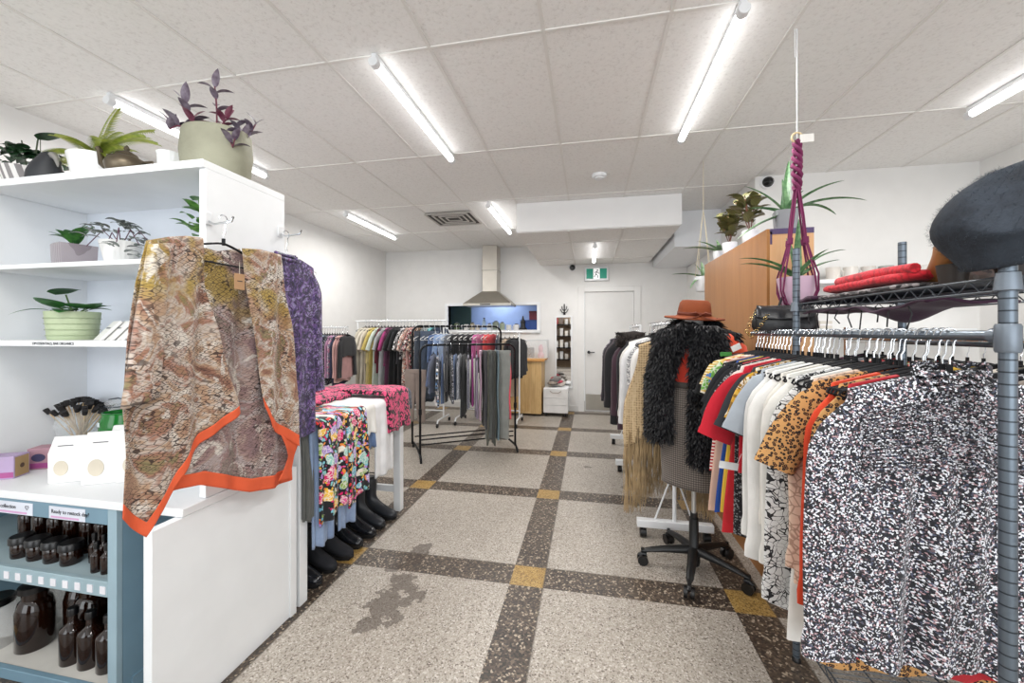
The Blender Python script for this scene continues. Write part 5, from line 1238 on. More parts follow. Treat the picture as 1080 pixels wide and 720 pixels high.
def bushy(locv, label, n=34, H_=.2):
    t = thing('potted_plant', label, 'plant', locv); pot(t, .05, .085, WHITEM, .042)
    l = MB(); s = MB(); q = random.Random(n)
    for k in range(5):
        a = q.uniform(0, TAU); sp = q.uniform(.03, .12); s.tube([(0, 0, .07), (sp*.5*cos(a), sp*.5*sin(a), .07+H_*.6), (sp*cos(a), sp*sin(a), .07+H_)], .003, 5)
        for j in range(n//5):
            u = .3+.7*j/(n//5); leaf(l, (sp*u*cos(a), sp*u*sin(a), .07+H_*u), q.uniform(0, TAU), q.uniform(.09, .13), .03, q.uniform(20, 70), -15, 'oval', .25, 6)
    l.build('leaves', TRI, t); s.build('stems', plain('#7a4a3c', .6), t)
bushy((1.02, 2.78, ZB), 'bronze and green striped bushy plant next to the grey aloe pot', 36, .24)
bushy((1.01, 3.13, ZB), 'bronze and green bushy plant in a white pot further along the bookcase', 44, .22)
t = thing('potted_aloe', 'small aloe in a white pot at the far end of the bookcase', 'plant', (1.03, 3.42, ZB)); pot(t, .05, .08, WHITEM, .042)
aloe(t, [(190, .3, 20, -10), (170, .2, 50, 10), (250, .15, 40, -20), (30, .15, 60, 20), (110, .12, 80, 60)], (0, 0, .07), ALO2)

# ------------------------------------------------------------------ hanging plants
MAC = plain('#7a2455', .8, var=.15, bs=300, bst=.5)
hp = thing('macrame_hanger', 'plum purple macrame plant hanger on a white ceiling cord', 'plant hanger', (1.02, 2.2, 0))
MB().tube([(0, 0, 2.34), (0, 0, 2.893)], .0028, 6).tube([(-.008, 0, 2.75), (-.01, 0, 2.893)], .002, 6).build('ceiling_cord', WHITEM, hp)
MB().tube([(.024*cos(TAU*k/20), 0, 2.35+.024*sin(TAU*k/20)) for k in range(21)], .005, 8, caps=False).build('wooden_ring', plain('#d8c39a', .6), hp)
b = MB()
for s in range(3):
    b.tube([((.012+.008*sin(PI*i/20)*sin(i*.8)**2)*cos(i*.7+s*TAU/3), (.012+.008*sin(PI*i/20))*sin(i*.7+s*TAU/3), 2.335-.0125*i) for i in range(21)], .0095, 8)
b.build('braid', MAC, hp)
b = MB(); PR = .092
for k in range(4):
    a = TAU*k/4+.5; c_, s_ = cos(a), sin(a)
    for off in (-.006, .006):
        b.tube([(.008*c_-off*s_, .008*s_+off*c_, 2.1), (.03*c_-off*s_, .03*s_+off*c_, 1.95), (.045*c_-off*.5*s_, .045*s_+off*.5*c_, 1.83), (.07*c_-off*s_, .07*s_+off*c_, 1.74), (.095*c_-off*s_*2, .095*s_+off*c_*2, 1.66), (.1*c_-off*s_, .1*s_+off*c_, 1.58), (.075*c_-off*s_, .075*s_+off*c_, 1.52), (.01*c_, .01*s_, 1.49)], .0042, 7)
    b.cyl((.046*c_, .046*s_, 1.815), (.044*c_, .044*s_, 1.845), .012, n=10)
b.build('cords', MAC, hp)
b = MB()
for k in range(16):
    a = TAU*k/16; b.tube([(.006*cos(a), .006*sin(a), 1.5), (.012*cos(a), .012*sin(a), 1.42), (.016*cos(a), .016*sin(a), 1.33+.01*(k % 3))], .003, 5)
b.build('tassel', MAC, hp)
MB().box((.035, -.02, 2.335), (.06, .002, .04)).build('price_tag', plain('#efece6', .7), hp).rotation_euler = (0, R(25)*0, 0)
t = thing('hanging_plant', 'agave in a pale pink pot held by the plum macrame', 'plant', (1.02, 2.2, 1.515))
pot(t, .086, .135, plain('#d9b9cf', .5), .062)
aloe(t, [(190, .3, 35, -5), (178, .3, 50, -5), (20, .28, 40, 5), (10, .3, 60, 0), (100, .25, 80, 60), (300, .2, 60, 20), (60, .34, 80, 70), (240, .16, 40, 10)], (0, 0, .12), ALO, .024)
t = thing('hanging_pot', 'small aloe in a white pot hanging from a thin ceiling string', 'plant', (1.0, 3.76, 1.74))
pot(t, .08, .13, WHITEM, .06)
b = MB()
for k in range(4): a = TAU*k/4+.4; b.tube([(.082*cos(a), .082*sin(a), .125), (.02*cos(a), .02*sin(a), .6), (0, 0, .72)], .0018, 5)
b.tube([(0, 0, .72), (0, 0, 1.158)], .002, 5); b.build('string', plain('#d8c9a8', .7), t)
aloe(t, [(185, .28, 20, -8), (100, .16, 80, 70), (215, .2, -10, -60), (0, .14, 60, 30), (150, .15, 70, 50)], (0, 0, .12), ALO2)

# ------------------------------------------------------------------ wall shelves on the right recess
t = thing('wall_shelf', 'upper white wall shelf holding mugs on the right recess wall', 'shelf', (2.45, YP, 1.85)); MB().bx(-.75, .75, -.25, 0, -.035, 0).build('board', WHITE, t, bevel=.002); MB().bx(-.6, -.58, -.2, 0, -.12, -.035).bx(.58, .6, -.2, 0, -.12, -.035).build('bracket', WHITE, t)
t = thing('wall_shelf', 'lower white wall shelf on the right recess wall', 'shelf', (2.45, YP, 1.41)); MB().bx(-.75, .75, -.25, 0, -.035, 0).build('board', WHITE, t, bevel=.002); MB().bx(-.6, -.58, -.2, 0, -.12, -.035).bx(.58, .6, -.2, 0, -.12, -.035).build('bracket', WHITE, t)
for k, (x, c_, lb) in enumerate([(1.76, '#b9bdba', 'grey glass tumbler at the left end of the upper wall shelf'), (2.2, '#e3ddd5', 'first cream mug right of the painted plate'), (2.34, '#e7e3dd', 'second cream mug right of the painted plate'), (2.48, '#d6d0ca', 'third mug on the upper wall shelf, greyish'), (2.62, '#a9aaa6', 'grey tin on the upper wall shelf'), (2.76, '#dcd8d2', 'pale mug beyond the grey tin'), (2.92, '#e3e0dc', 'pale mug second beyond the grey tin')]):
    t = thing('mug', lb, 'mug', (x, YP-.13, 1.851)); MB().lathe([(0, 0), (.048, 0), (.052, .006), (.054, .12), (.05, .12), (.047, .01), (0, .008)], n=28).build('cup', plain(c_, .35), t)
    MB().tube([(.05, 0, .025), (.08, 0, .035), (.085, 0, .08), (.05, 0, .1)], .006, 8).build('handle', plain(c_, .35), t)
t = thing('painted_plate', 'round white plate painted with an orange and brown shape', 'plate', (1.98, YP-.1, 1.853), R(8))
pm = Matrix.Translation((0, 0, .125)) @ Matrix.Rotation(R(78), 4, 'X')
MB().lathe([(0, 0), (.08, 0), (.12, .012), (.122, .016), (.08, .006), (0, .006)], n=40).build('plate', plain('#ececea', .3), t).matrix_local = pm
MB().prism([(-.06, .01), (-.04, .05), (.0, .065), (.035, .045), (.04, .01), (0, -.01)], 'z', .006, .0085).build('orange_shape', plain('#d8522a', .5), t).matrix_local = pm
MB().prism([(.02, -.07), (.07, -.03), (.08, .04), (.03, .01), (.0, -.03)], 'z', .006, .0085).build('brown_shape', plain('#7a5a4c', .5), t).matrix_local = pm
MB().prism([(-.08, -.02), (-.03, .0), (0, -.06), (-.04, -.08)], 'z', .006, .0085).build('grey_shape', plain('#aab9c0', .5), t).matrix_local = pm
for k, (x, c_, w, lb) in enumerate([(1.76, '#2a2b30', .05, 'black box at the left of the lower wall shelf'), (1.85, '#c77fb0', .07, 'pink and white box on the lower wall shelf'), (1.95, '#e8dfe6', .05, 'pale box beside the pink one'), (2.12, '#d8d2c8', .1, 'low cream box on the lower wall shelf')]):
    t = thing('gift_box', lb, 'box', (x, YP-.12, 1.411)); hh = .19 if k < 3 else .07; MB().bx(-w/2, w/2, -.06, .06, 0, hh).build('carton', plain(c_, .5), t, bevel=.003)
    MB().bx(-w/2-.001, w/2+.001, -.062, -.06, hh*.4, hh*.6).build('paper_band', plain('#e9e6e8', .6), t)
for k in range(3):
    t = thing('wire_hanger', 'thin wire hanger hanging from the lower wall shelf edge', 'hanger', (2.35+.17*k, YP-.29, 1.34), R(5*k), 'wire hangers on the recess wall')
    MB().tube([(0, 0, .0), (0, 0, .04), (.02, 0, .06), (.04, 0, .04), (.03, 0, .02)], .0025, 6).tube([(0, 0, 0), (-.1, 0, -.05), (.1, 0, -.05), (0, 0, 0)], .0025, 6).build('wire', plain('#8a7a6a', .4, .5), t)
    MB().cyl((0, .0, .06), (.02, .04, .062), .003, n=6).build('hook_end', CHROME, t)
# ------------------------------------------------------------------ wire shelving rack on the right
RX0, RX1, RY0, RY1 = .855, 1.235, 1.0, 1.85
ws = thing('wire_rack', 'grey metal wire shelving rack with a hanging bar on the right', 'rack', ((RX0+RX1)/2, (RY0+RY1)/2, 0))
ox, oy = ws.location[0], ws.location[1]
def post(x, y, zt):
    b = MB().cyl((x-ox, y-oy, .02), (x-ox, y-oy, zt), .0135, n=20)
    b.build('post', POSTGREY, ws)
    MB().lathe([(.016, 0), (.016, .012), (.008, .022)], (x-ox, y-oy, 0), 16).build('foot', BLACK, ws)
for x, y, zt in ((RX0, RY0, 1.56), (RX0, RY1, 1.73), (RX1, RY0, 1.73), (RX1, RY1, 1.74)): post(x, y, zt)
def wshelf(z, name='wire_shelf'):
    b = MB(); x0, x1, y0, y1 = RX0-ox, RX1-ox, RY0-oy, RY1-oy
    for zz, r in ((z, .0035), (z-.028, .003)): b.tube([(x0, y0, zz), (x1, y0, zz), (x1, y1, zz), (x0, y1, zz), (x0, y0, zz)], r, 6)
    def zig(p, q_, n):
        p, q_ = Vector(p), Vector(q_); b.tube([p.lerp(q_, i/n)+Vector((0, 0, 0 if i % 2 else -.028)) for i in range(n+1)], .002, 5)
    zig((x0, y0, z), (x0, y1, z), 30); zig((x1, y0, z), (x1, y1, z), 30); zig((x0, y0, z), (x1, y0, z), 14); zig((x0, y1, z), (x1, y1, z), 14)
    n = 36
    for i in range(1, n): y = lerp(y0, y1, i/n); b.cyl((x0, y, z+.002), (x1, y, z+.002), .0016, n=5)
    for i in (1, 2): x = lerp(x0, x1, i/3); b.cyl((x, y0, z-.003), (x, y1, z-.003), .003, n=6)
    b.build(name, plain('#5d636a', .35, .7), ws)
    for x in (x0, x1):
        for y in (y0, y1): MB().lathe([(.019, -.03), (.021, -.028), (.0175, .008), (.015, .01)], (x, y, z), 20).build('collar', plain('#747d87', .4, .5), ws)
wshelf(1.495); wshelf(.15)
BZ = 1.372
MB().tube([(RX0-ox, RY0-oy+.012, BZ), (RX0-ox, RY0-oy+.03, BZ)], .0165, 16).build('bar_socket', plain('#747d87', .4, .5), ws)
MB().lathe([(.0175, -.035), (.0195, -.03), (.0195, .02), (.0175, .025)], (RX0-ox, RY0-oy, BZ), 20).build('collar', plain('#747d87', .4, .5), ws)
MB().cyl((RX0-ox, RY0-oy+.012, BZ), (RX0-ox, 2.3-oy, BZ), .0115, n=18).build('hanging_bar', plain('#7d8791', .3, .8), ws)
MB().cyl((RX1-ox, RY0-oy, 1.34), (RX1-ox, RY1-oy, 1.34), .009, n=12).build('rear_bar', plain('#7d8791', .3, .8), ws)

GRR = 'clothes on the near right hanging bar'
def on(y, nm, lb, cat, m, **k):
    rz = k.pop('rz', R(rnd.uniform(-4, 4))); x = RX0
    t = garment(nm, lb, cat, (x, y, BZ), rz, m, group=GRR, seed=int(y*100), **k)
    put_hanger('black', (x, y, BZ), rz, 'black velvet hanger on the near right hanging bar', 'black velvet hangers on the near right bar'); return t
BLO = cloth('speckle', ['#101115', '#17181d', '#14151a', '#c9cbd4', '#4a5064', '#1a1b22', '#15161b', '#dcdde2', '#2b2d38', '#12131a', '#a8888c', '#e2e2e6', '#1b1c22', '#63545a'], 2.3)
bl = on(1.135, 'print_blouse', 'black and white ditsy print blouse with ruffled neck, nearest on the bar', 'blouse', BLO, W=.215, Wh=.255, L=.73, sl=.66, D=.02, folds=6, amp=.014, neck=.035, nu=150, nv=60, slw=.075, pleat=.009, out=.045, hem=.014, rz=R(-3))
b = MB()
for k in range(3):   # ruffled stand-up neck
    b.loft([[((.062+.012*j+.005*sin(14*TAU*i/70+k))*cos(TAU*i/70), (.026+.006*j)*sin(TAU*i/70)-.004, -.112+.017*k+.012*(1-j)+.004*sin(9*TAU*i/70+k)-.02*(1 if sin(TAU*i/70) < 0 else 0)) for i in range(70)] for j in (0, 1)], True, False)
b.build('ruffled_collar', BLO, bl, solid=.002, ang=120)
MB().tube([(.03+.016*cos(TAU*k/24), -.047, -.165+.018*sin(TAU*k/24)) for k in range(25)], .0022, 6, caps=False).build('button_loop', BLO, bl)
b = MB()
for k in range(38):   # smocked yoke rows
    z = -.135-.0052*k
    if k % 2 == 0: b.tube([(x_, -.0262+.0012*sin(x_*160+k)-.002*(k/38), z-.3*abs(x_)*max(0, 1-k/50)) for x_ in [lerp(-.19, .19, i/60) for i in range(61)]], .0022, 4, caps=False)
b.build('smocked_yoke', BLO, bl, fix=False)
RED = P('#b91f2c'); LEO = cloth('leopard', ['#c08f56', '#1a1210', '#8a5a30'], 1.1)
on(1.175, 'red_sweater', 'dark red knit showing under the hem of the print blouse', 'top', RED, W=.19, Wh=.22, L=.76, sl=0, D=.012)
on(1.205, 'leopard_dress', 'long leopard print dress behind the print blouse', 'dress', LEO, W=.2, Wh=.27, L=.80, sl=.55, D=.014, out=.035)
on(1.245, 'orange_blouse', 'orange red long blouse edging out left of the print blouse', 'blouse', P('#d8431f'), W=.2, Wh=.26, L=.62, sl=.60, D=.014, out=.04)
on(1.285, 'leopard_blouse', 'short sleeved leopard blouse beside the orange one', 'blouse', LEO, W=.22, Wh=.22, L=.5, sl=.26, D=.016, slw=.07, out=.04)
on(1.325, 'lace_blouse', 'nude beige lace top below the leopard blouse', 'top', cloth('lace', ['#a98a78', '#d9bda8'], 1), W=.2, Wh=.25, L=.66, sl=.55, D=.014, out=.03)
on(1.37, 'white_tunic', 'long white tunic whose hem hangs lowest of the white ones', 'tunic', P('#e9e7e2'), W=.19, Wh=.25, L=.86, sl=0, D=.016)
INKF = cloth('inkfloral', ['#d3d3d2', '#1a1a1e'], 1.0)
on(1.425, 'floral_dress', 'white dress with black ink flower print', 'dress', INKF, W=.21, Wh=.28, L=.80, sl=.7, D=.022, nu=60, nv=30, out=.05, slw=.06)
for y, lb, c_, L, sl in ((1.475, 'white long sleeved shirt directly behind the ink flower dress', '#e8e6e0', .72, .62), (1.525, 'off white gathered blouse, second white one behind the flower dress', '#dedad2', .66, .5), (1.575, 'plain white shirt, third white one behind the flower dress', '#f0efec', .72, .66), (1.63, 'white long shirt with wide cuffs, leftmost of the white shirts', '#e6e5e2', .68, .6)):
    on(y, 'white_shirt', lb, 'shirt', P(c_), W=.21, Wh=.25, L=L, sl=sl, D=.022, nu=60, nv=30, amp=.012, folds=7, out=.05)
on(1.675, 'grey_tee', 'pale blue grey short sleeved tee', 'tee', P('#a9b1ba'), W=.21, Wh=.22, L=.5, sl=.24, D=.016, slw=.075, out=.05)
on(1.715, 'mustard_blouse', 'mustard and white patterned top', 'top', cloth('floral', ['#c9982c', '#e8dfc8', '#8a6518', '#d9ae45'], 1), W=.21, Wh=.22, L=.48, sl=.22, D=.014, out=.04)
on(1.755, 'charcoal_tee', 'charcoal tee with wide sleeves', 'tee', P('#2d2f35'), W=.21, Wh=.22, L=.5, sl=.25, D=.016, slw=.08, out=.05)
on(1.80, 'red_tee', 'bright red short sleeved top with flared sleeve', 'top', P('#c8152c'), W=.22, Wh=.24, L=.5, sl=.3, D=.018, slw=.09, out=.06)
on(1.84, 'white_blouse', 'creamy white top between the red top and the black ones', 'top', P('#e6ded6'), W=.22, Wh=.22, L=.45, sl=.22, D=.014, slw=.075, out=.06)
on(1.875, 'speckled_blouse', 'black top with small pale flecks', 'top', cloth('speckle', ['#16161a', '#1c1c21', '#8d8d90', '#16161a', '#222228'], 1.4), W=.22, Wh=.23, L=.8, sl=.25, D=.014, slw=.07, out=.04)
on(1.91, 'red_dress', 'long bright red dress hanging lower left', 'dress', P('#c41a26'), W=.19, Wh=.27, L=.80, sl=0, D=.016)
on(1.945, 'black_blouse', 'black short sleeved top behind the red dress', 'top', P('#15151a'), W=.21, Wh=.22, L=.45, sl=.25, D=.014, slw=.07, out=.05)
on(1.975, 'yellow_slip', 'narrow yellow slip seen low between red and blue', 'slip', P('#e3c03c'), W=.18, Wh=.255, L=.74, sl=0, D=.01)
on(2.005, 'blue_dress', 'cobalt blue dress seen low beside the blush one', 'dress', P('#2250a8'), W=.18, Wh=.27, L=.76, sl=0, D=.012)
on(2.035, 'black_cardigan', 'black cardigan near the far end of the bar', 'cardigan', P('#191a20'), W=.215, Wh=.22, L=.4, sl=.2, D=.014, slw=.07, out=.045)
on(2.07, 'blush_dress', 'blush pink straight dress near the far end of the bar', 'dress', P('#dfb8a3'), W=.2, Wh=.28, L=.78, sl=0, D=.016)
on(2.105, 'striped_dress', 'red and white striped jersey near the far end of the bar', 'dress', cloth('stripe', ['#b81f2c', '#ece4de'], 1.6), W=.2, Wh=.27, L=.6, sl=0, D=.012)
on(2.14, 'colourful_blouse', 'multicolour print top near the far end of the bar', 'top', cloth('floral', ['#d8b45a', '#4d78b8', '#e8e0d0', '#6aa845', '#d97a5a'], .7), W=.225, Wh=.26, L=.42, sl=.15, D=.014, slw=.075, out=.05)
on(2.18, 'striped_blouse', 'yellow and white striped top furthest left on the bar', 'top', cloth('stripe', ['#c9a03c', '#efe3c2'], 2.0), W=.235, Wh=.25, L=.28, sl=.1, D=.014, slw=.08, out=.06)
on(2.215, 'blush_slip', 'pale pink slip at the far end of the bar', 'slip', P('#dba9a0'), W=.17, Wh=.2, L=.4, sl=0, D=.012)
on(2.25, 'black_blouse', 'last black blouse at the far end of the bar', 'blouse', P('#16171b'), W=.2, Wh=.22, L=.45, sl=.2, D=.014, out=.03)
# spare hangers that fill the gaps between clothes
for k in range(14):
    put_hanger('black', (RX0, 1.155+k*.045+.012*(k % 2), BZ), R(rnd.uniform(-4, 4)), 'black velvet hanger on the near right hanging bar', 'black velvet hangers on the near right bar')
gt = thing('green_tag', 'green printed size tag clipped to the far hangers', 'tag', (.70, 2.22, 1.265), R(10))
MB().box((0, 0, 0), (.06, .004, .022)).build('card', plain('#3c8a3f', .5), gt, bevel=.002); MB().box((.06, -.004, .01), (.05, .003, .03)).build('white_label', plain('#e8ecec', .5), gt).rotation_euler = (0, R(-25), 0)
wt = thing('price_tag', 'white price tag hanging off the red dress', 'tag', (.565, 1.76, .83), R(5))
MB().box((0, 0, 0), (.075, .002, .03)).build('card', plain('#eceef0', .5), wt).rotation_euler = (0, R(8), 0); MB().tube([(.03, 0, .0), (.05, 0, .05)], .001, 5).build('string', WHITEM, wt)

# handbag over the far end of the bar
hb = thing('handbag', 'black leather handbag with a chain strap at the far end of the bar', 'bag', (.90, 2.06, 1.385), R(-20))
rings = [[(w*math.copysign(abs(cos(TAU*k/28))**.5, cos(TAU*k/28)), d_*math.copysign(abs(sin(TAU*k/28))**.6, sin(TAU*k/28)), z) for k in range(28)] for z, w, d_ in ((0, .12, .045), (.02, .13, .05), (.06, .128, .045), (.1, .118, .03), (.12, .105, .012))]
MB().loft(rings).build('bag_body', plain('#141418', .35, var=.2, bs=40, bst=.4), hb)
MB().sheet(10, 8, lambda u, v: (lerp(-.11, .11, u), -.015-.038*v**.5-.002, .122-.06*v-.01*sin(PI*u))).build('flap', plain('#1b1b20', .3), hb, solid=.004)
b = MB(); pth = [(-.1, -.02, .11), (-.13, -.04, .06), (-.15, -.05, .0), (-.13, -.055, -.03), (-.09, -.06, .03), (-.06, -.055, .09)]
for i in range(len(pth)-1):
    for j in range(4):
        p = Vector(pth[i]).lerp(Vector(pth[i+1]), j/4); o_ = (i*4+j) % 2
        b.tube([(p.x+.007*cos(TAU*k/10), p.y+(.005*sin(TAU*k/10) if o_ else 0), p.z+(0 if o_ else .007*sin(TAU*k/10))) for k in range(11)], .0018, 5, caps=False)
b.build('chain_strap', plain('#b9a06a', .25, 1), hb)
hb2 = thing('handbag', 'small slouchy black bag behind the chain strap handbag', 'bag', (.98, 2.2, 1.36), R(15))
MB().loft([[(w*cos(TAU*k/24)*(1+.1*sin(k*1.3)), d_*sin(TAU*k/24), z) for k in range(24)] for z, w, d_ in ((0, .07, .04), (.03, .1, .05), (.09, .09, .04), (.13, .05, .02), (.145, .03, .01))]).build('bag_body', plain('#19191d', .6, var=.2), hb2)
MB().tube([(-.06, 0, .12), (-.04, -.01, .19), (.02, -.01, .2), (.05, 0, .13)], .006, 8).build('handle', plain('#19191d', .6), hb2)

# things on the wire shelf
def folded(name, label, cat, x0, x1, y0, y1, z, h, m, seed, rz=0):
    t = thing(name, label, cat, ((x0+x1)/2, (y0+y1)/2, z), rz); W_, D_ = (x1-x0)/2, (y1-y0)/2
    rings = []
    for j in range(21):
        v = j/20; y = lerp(-D_, D_, v); e = min(1, min(v, 1-v)*10)**.5
        rings.append([(W_*math.copysign(abs(cos(TAU*k/24))**.55, cos(TAU*k/24))*(.8+.2*e)+.008*nz(seed, v*5), y, h/2+h/2*math.copysign(abs(sin(TAU*k/24))**.6, sin(TAU*k/24))*(.5+.5*e)*(1+.35*nz(seed+3, v*6, k*.3))) for k in range(24)])
    MB().loft(rings).build('folded_cloth', m, t, ang=120); return t
LACE = cloth('speckle', ['#3d3a3c', '#6d686a', '#262426', '#a39c9c'], 1.2)
fk = folded('lace_scarf', 'dark grey lace scarf folded flat on the wire shelf', 'scarf', .88, 1.2, 1.3, 1.80, 1.502, .022, LACE, 1)
rk_ = folded('red_sweater', 'bright red knitted sweater folded on top of the grey lace scarf', 'sweater', .885, 1.12, 1.3, 1.75, 1.526, .034, cloth('knit', ['#d62434', '#a81824'], 1.2), 2)
b = MB().tube([(-.1, -.22, .035), (-.09, -.05, .04), (-.1, .12, .036), (-.06, .2, .036)], [.014, .018, .017, .01], 10)
b.build('rolled_edge', cloth('knit', ['#d62434', '#a81824'], 1.2), rk_)
cs_ = folded('cream_scarf', 'cream and grey wool scarf bundled behind the boots', 'scarf', 1.0, 1.21, 1.22, 1.42, 1.502, .075, cloth('speckle', ['#d9d2cc', '#b9aaa6', '#8d8688', '#cbb5b0'], .9), 5)
ps = thing('plum_scarf', 'plum purple scarf with black ribbon ties drooping through the wire shelf', 'scarf', (.93, 1.5, 1.46))
def psf(u, v):
    y = lerp(-.28, .33, u); x = lerp(-.06, .14, v); dr = .045*math.exp(-((y+.1)/.075)**2)*math.exp(-((v-.35)/.35)**2)
    return (x, y, -dr+.004*sin(u*30+v*5)+.004*sin(v*9))
MB().sheet(50, 14, psf).build('fabric', P('#3d1836'), ps, fix=False, solid=.006, ang=180)
MB().sheet(10, 6, lambda u, v: (lerp(-.07, .1, v), lerp(.24, .36, u), .052+.006*sin(u*6+v*3))).build('fabric_end', P('#3d1836'), ps, fix=False, solid=.012, ang=180)
q = random.Random(4)
for k in range(9):
    y = lerp(.3, -.2, k/8); MB().tube([(-.05, y, -.0), (-.055+q.uniform(-.01, .01), y+q.uniform(-.015, .015), -.03), (-.05, y+q.uniform(-.02, .02), -.05-.015*(k % 3))], .0022, 5).build('ribbon_tie', plain('#151317', .6), ps)
def heel_boot(x, y, rz, label):
    t = thing('ankle_boot', label, 'boots', (x, y, 1.4995), rz, 'tan ankle boots on the wire shelf'); t.scale = (.92,)*3
    TANL = plain('#a8703e', .45, var=.15, bs=50, bst=.2); DK = plain('#2c221c', .5)
    S = [(.235, .022, .02, .014, 90), (.21, .03, .036, .024, 88), (.16, .04, .042, .032, 82), (.11, .062, .038, .042, 65), (.06, .085, .036, .05, 35), (.03, .105, .036, .05, 10), (.028, .13, .04, .052, 0)]
    MB().loft([[(cx+hg*sin(TAU*k/24)*cos(R(tl)), w*cos(TAU*k/24), cz+hg*sin(TAU*k/24)*sin(R(tl))) for k in range(24)] for cx, cz, w, hg, tl in S]).build('upper', TANL, t, sub=1, ang=80)
    MB().loft([[(-.0+.03*cos(TAU*k/20)*s_+.01, .031*sin(TAU*k/20)*s_, z) for k in range(20)] for z, s_ in ((0, .9), (.01, .92), (.06, 1.15))]).build('block_heel', DK, t)
    MB().prism([(.03, -.034), (.1, -.036), (.2, -.042), (.25, -.015), (.25, .015), (.2, .042), (.1, .036), (.03, .034)], 'z', 0, .012).build('sole', DK, t)
    MB().tube([(-.022, 0, .1), (-.034, .006, .125), (-.03, 0, .148), (-.02, -.006, .13)], .006, 8).build('heel_loop', plain('#6b4426', .5), t)
heel_boot(.925, 1.215, R(62), 'tan leather ankle boot with dark heel, left of the pair on the wire shelf')
heel_boot(1.0, 1.155, R(60), 'tan leather ankle boot with dark heel, right of the pair under the beret')

# beret on the near post
br = thing('wool_beret', 'fuzzy dark slate blue wool beret resting on the near rack post', 'hat', (.925, 1.02, 1.565)); br.rotation_euler = (R(4), R(-10), R(-20))
def bm_():
    t = NT('felted_wool'); v = t.co(); n1 = t.noise(v, 30, 4, .7).outputs[0]; n2 = t.noise(v, 5, 2).outputs[0]
    t.base(t.mix(t.ramp(n2, [(.3, 0.0), (.7, .5)]), t.ramp(n1, [(.35, '#181b21'), (.65, '#2c323b')]), C('#414a55'))); t.bump(n1, .7, .004); return t.done(.95)
BM = bm_()
rings = []
for z, r in ((-.035, .085), (-.035, .1), (-.03, .108), (-.018, .112), (.01, .126), (.045, .143), (.08, .146), (.115, .128), (.145, .1), (.165, .066), (.175, .03), (.177, .004)):
    ring = []
    for k in range(56):
        a = TAU*k/56; q_ = r*(1+.06*sin(a*2+.6)+.03*sin(a*3)); fold = (.022*sin(a*2+1.2)*sstep(0, .1, z)-.045*math.exp(-((a-4.1)/.35)**2)*sstep(.02, .1, z))*min(1, (r/.13)**1.5)
        ring.append((q_*cos(a)*1.02, q_*sin(a)*.95, z+fold+.022*sstep(0, .1, z)*cos(a)*min(1, r/.12)))
    rings.append(ring)
MB().loft(rings, True, True).build('crown', BM, br, sub=1, ang=150)
b = MB(); q = random.Random(6)
for _ in range(5200):
    i = q.randrange(2, len(rings)-2); k = q.randrange(56); p = Vector(rings[i][k]).lerp(Vector(rings[i+1][(k+1) % 56]), q.random())
    n_ = Vector((p.x, p.y, (p.z-.03)*1.6)).normalized(); d = (n_+Vector((q.uniform(-1, 1), q.uniform(-1, 1), q.uniform(-1, 1)))*.9).normalized(); sd = d.cross(Vector((.3, .5, .8))).normalized()*.0003; L = q.uniform(.005, .011)
    b.add([p+sd, p-sd, p+d*L], [(0, 1, 2)])
o = b.build('wool_fuzz', plain('#3f4751', .9), br, fix=False); o['kind'] = 'stuff'

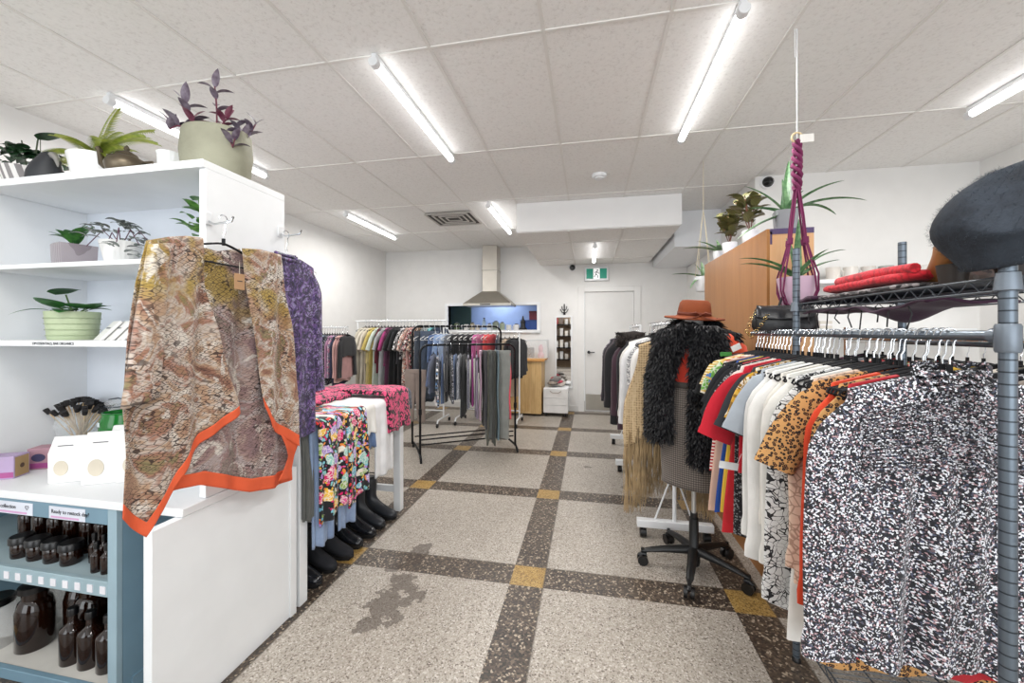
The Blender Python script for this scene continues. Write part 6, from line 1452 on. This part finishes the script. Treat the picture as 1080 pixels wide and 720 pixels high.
# ------------------------------------------------------------------ second rail of clothes behind the wire rack
r2 = thing('clothes_rack', 'chrome clothes rack behind the wire shelving on the right', 'rack', (1.62, 1.95, 0))
MB().cyl((0, -.8, 1.34), (0, .95, 1.34), .0125).build('rail', CHROME, r2)
for y in (-.79, .94):
    MB().cyl((0, y, .08), (0, y, 1.41), .011).build('post', CHROME, r2); MB().tube([(-.25, y, .03), (-.22, y, .08), (.22, y, .08), (.25, y, .03)], .012, 8).build('foot', CHROME, r2)
MB().cyl((0, -.8, .2), (0, .95, .2), .009).build('lower_bar', CHROME, r2)
cl2 = [('coral blouse', P('#e8787a')), ('white shirt', P('#dfe3ec')), ('pale blue shirt', cloth('denim', ['#93abc8', '#c3d0e2'])), ('magenta cardigan', P('#b8265a')), ('black jacket', P('#17181c')), ('navy knit', P('#22283a')), ('taupe top', P('#9a8f86')), ('white and black scarf top', SPK), ('black blouse', P('#1b1b1f')), ('cream knit', P('#d8cfc2')), ('black tee', P('#141418')), ('mustard yellow shirt', P('#d3a92e')), ('navy dotted blouse', SPK), ('black shirt', P('#1a1a1f')),
 ('green print top', cloth('floral', ['#3f6b3a', '#d9e0c8', '#c23a3a', '#1f3a22'], 1)), ('orange red floral top', cloth('floral', ['#c8452a', '#e8d8b8', '#4a7a3a', '#7a1f1f'], 1)), ('black knit', P('#18181c')), ('red blouse', P('#b8202c')), ('leaf print shirt', cloth('floral', ['#5c8a45', '#e0d8c8', '#d8602f', '#2f4a2a'], 1)), ('grey marl top', P('#7d7f86')), ('black skirt suit', P('#151519')), ('plum top', P('#5a2a48'))]
for i, (nm, m) in enumerate(cl2):
    p = (1.62, 1.2+i*.072, 1.34); rz = R(rnd.uniform(-10, 10))
    garment({'top': 'blouse', 'suit': 'jacket', 'knit': 'sweater'}.get(nm.split(' ')[-1], nm.split(' ')[-1]), nm+' on the chrome rack behind the wire shelving', 'clothes', p, rz, m, W=.2, Wh=.22, L=.62+.05*(i % 3), sl=.4, D=.022, seed=i+200, group='clothes on the chrome rack', nu=24, nv=10)
    put_hanger('black', p, rz, 'black hanger on the chrome rack behind the wire shelving', 'black hangers on the chrome rack')

# ------------------------------------------------------------------ world and look
w = bpy.data.worlds.new('world'); sc.world = w; w.use_nodes = True
bg = w.node_tree.nodes['Background']; bg.inputs[0].default_value = (.93, .97, 1.0, 1); bg.inputs[1].default_value = 1.1
# daylight through the open shop front behind the photographer
la = bpy.data.lights.new('shopfront_daylight', 'AREA'); la.shape = 'RECTANGLE'; la.size = 6.5; la.size_y = 2.4; la.energy = 150; la.color = (.93, .97, 1)
lo = bpy.data.objects.new('shopfront_daylight', la); COL.objects.link(lo); lo.location = (-.2, -2.5, 1.5); lo.rotation_euler = (R(90), 0, 0)
sc.view_settings.view_transform = 'Standard'; sc.view_settings.exposure = 0.0; sc.view_settings.look = 'None'
sc.cycles.max_bounces = 8; sc.cycles.diffuse_bounces = 4; sc.cycles.glossy_bounces = 4; sc.cycles.transmission_bounces = 8; sc.cycles.transparent_max_bounces = 12
sc.cycles.caustics_reflective = False; sc.cycles.caustics_refractive = False; sc.cycles.sample_clamp_indirect = 6
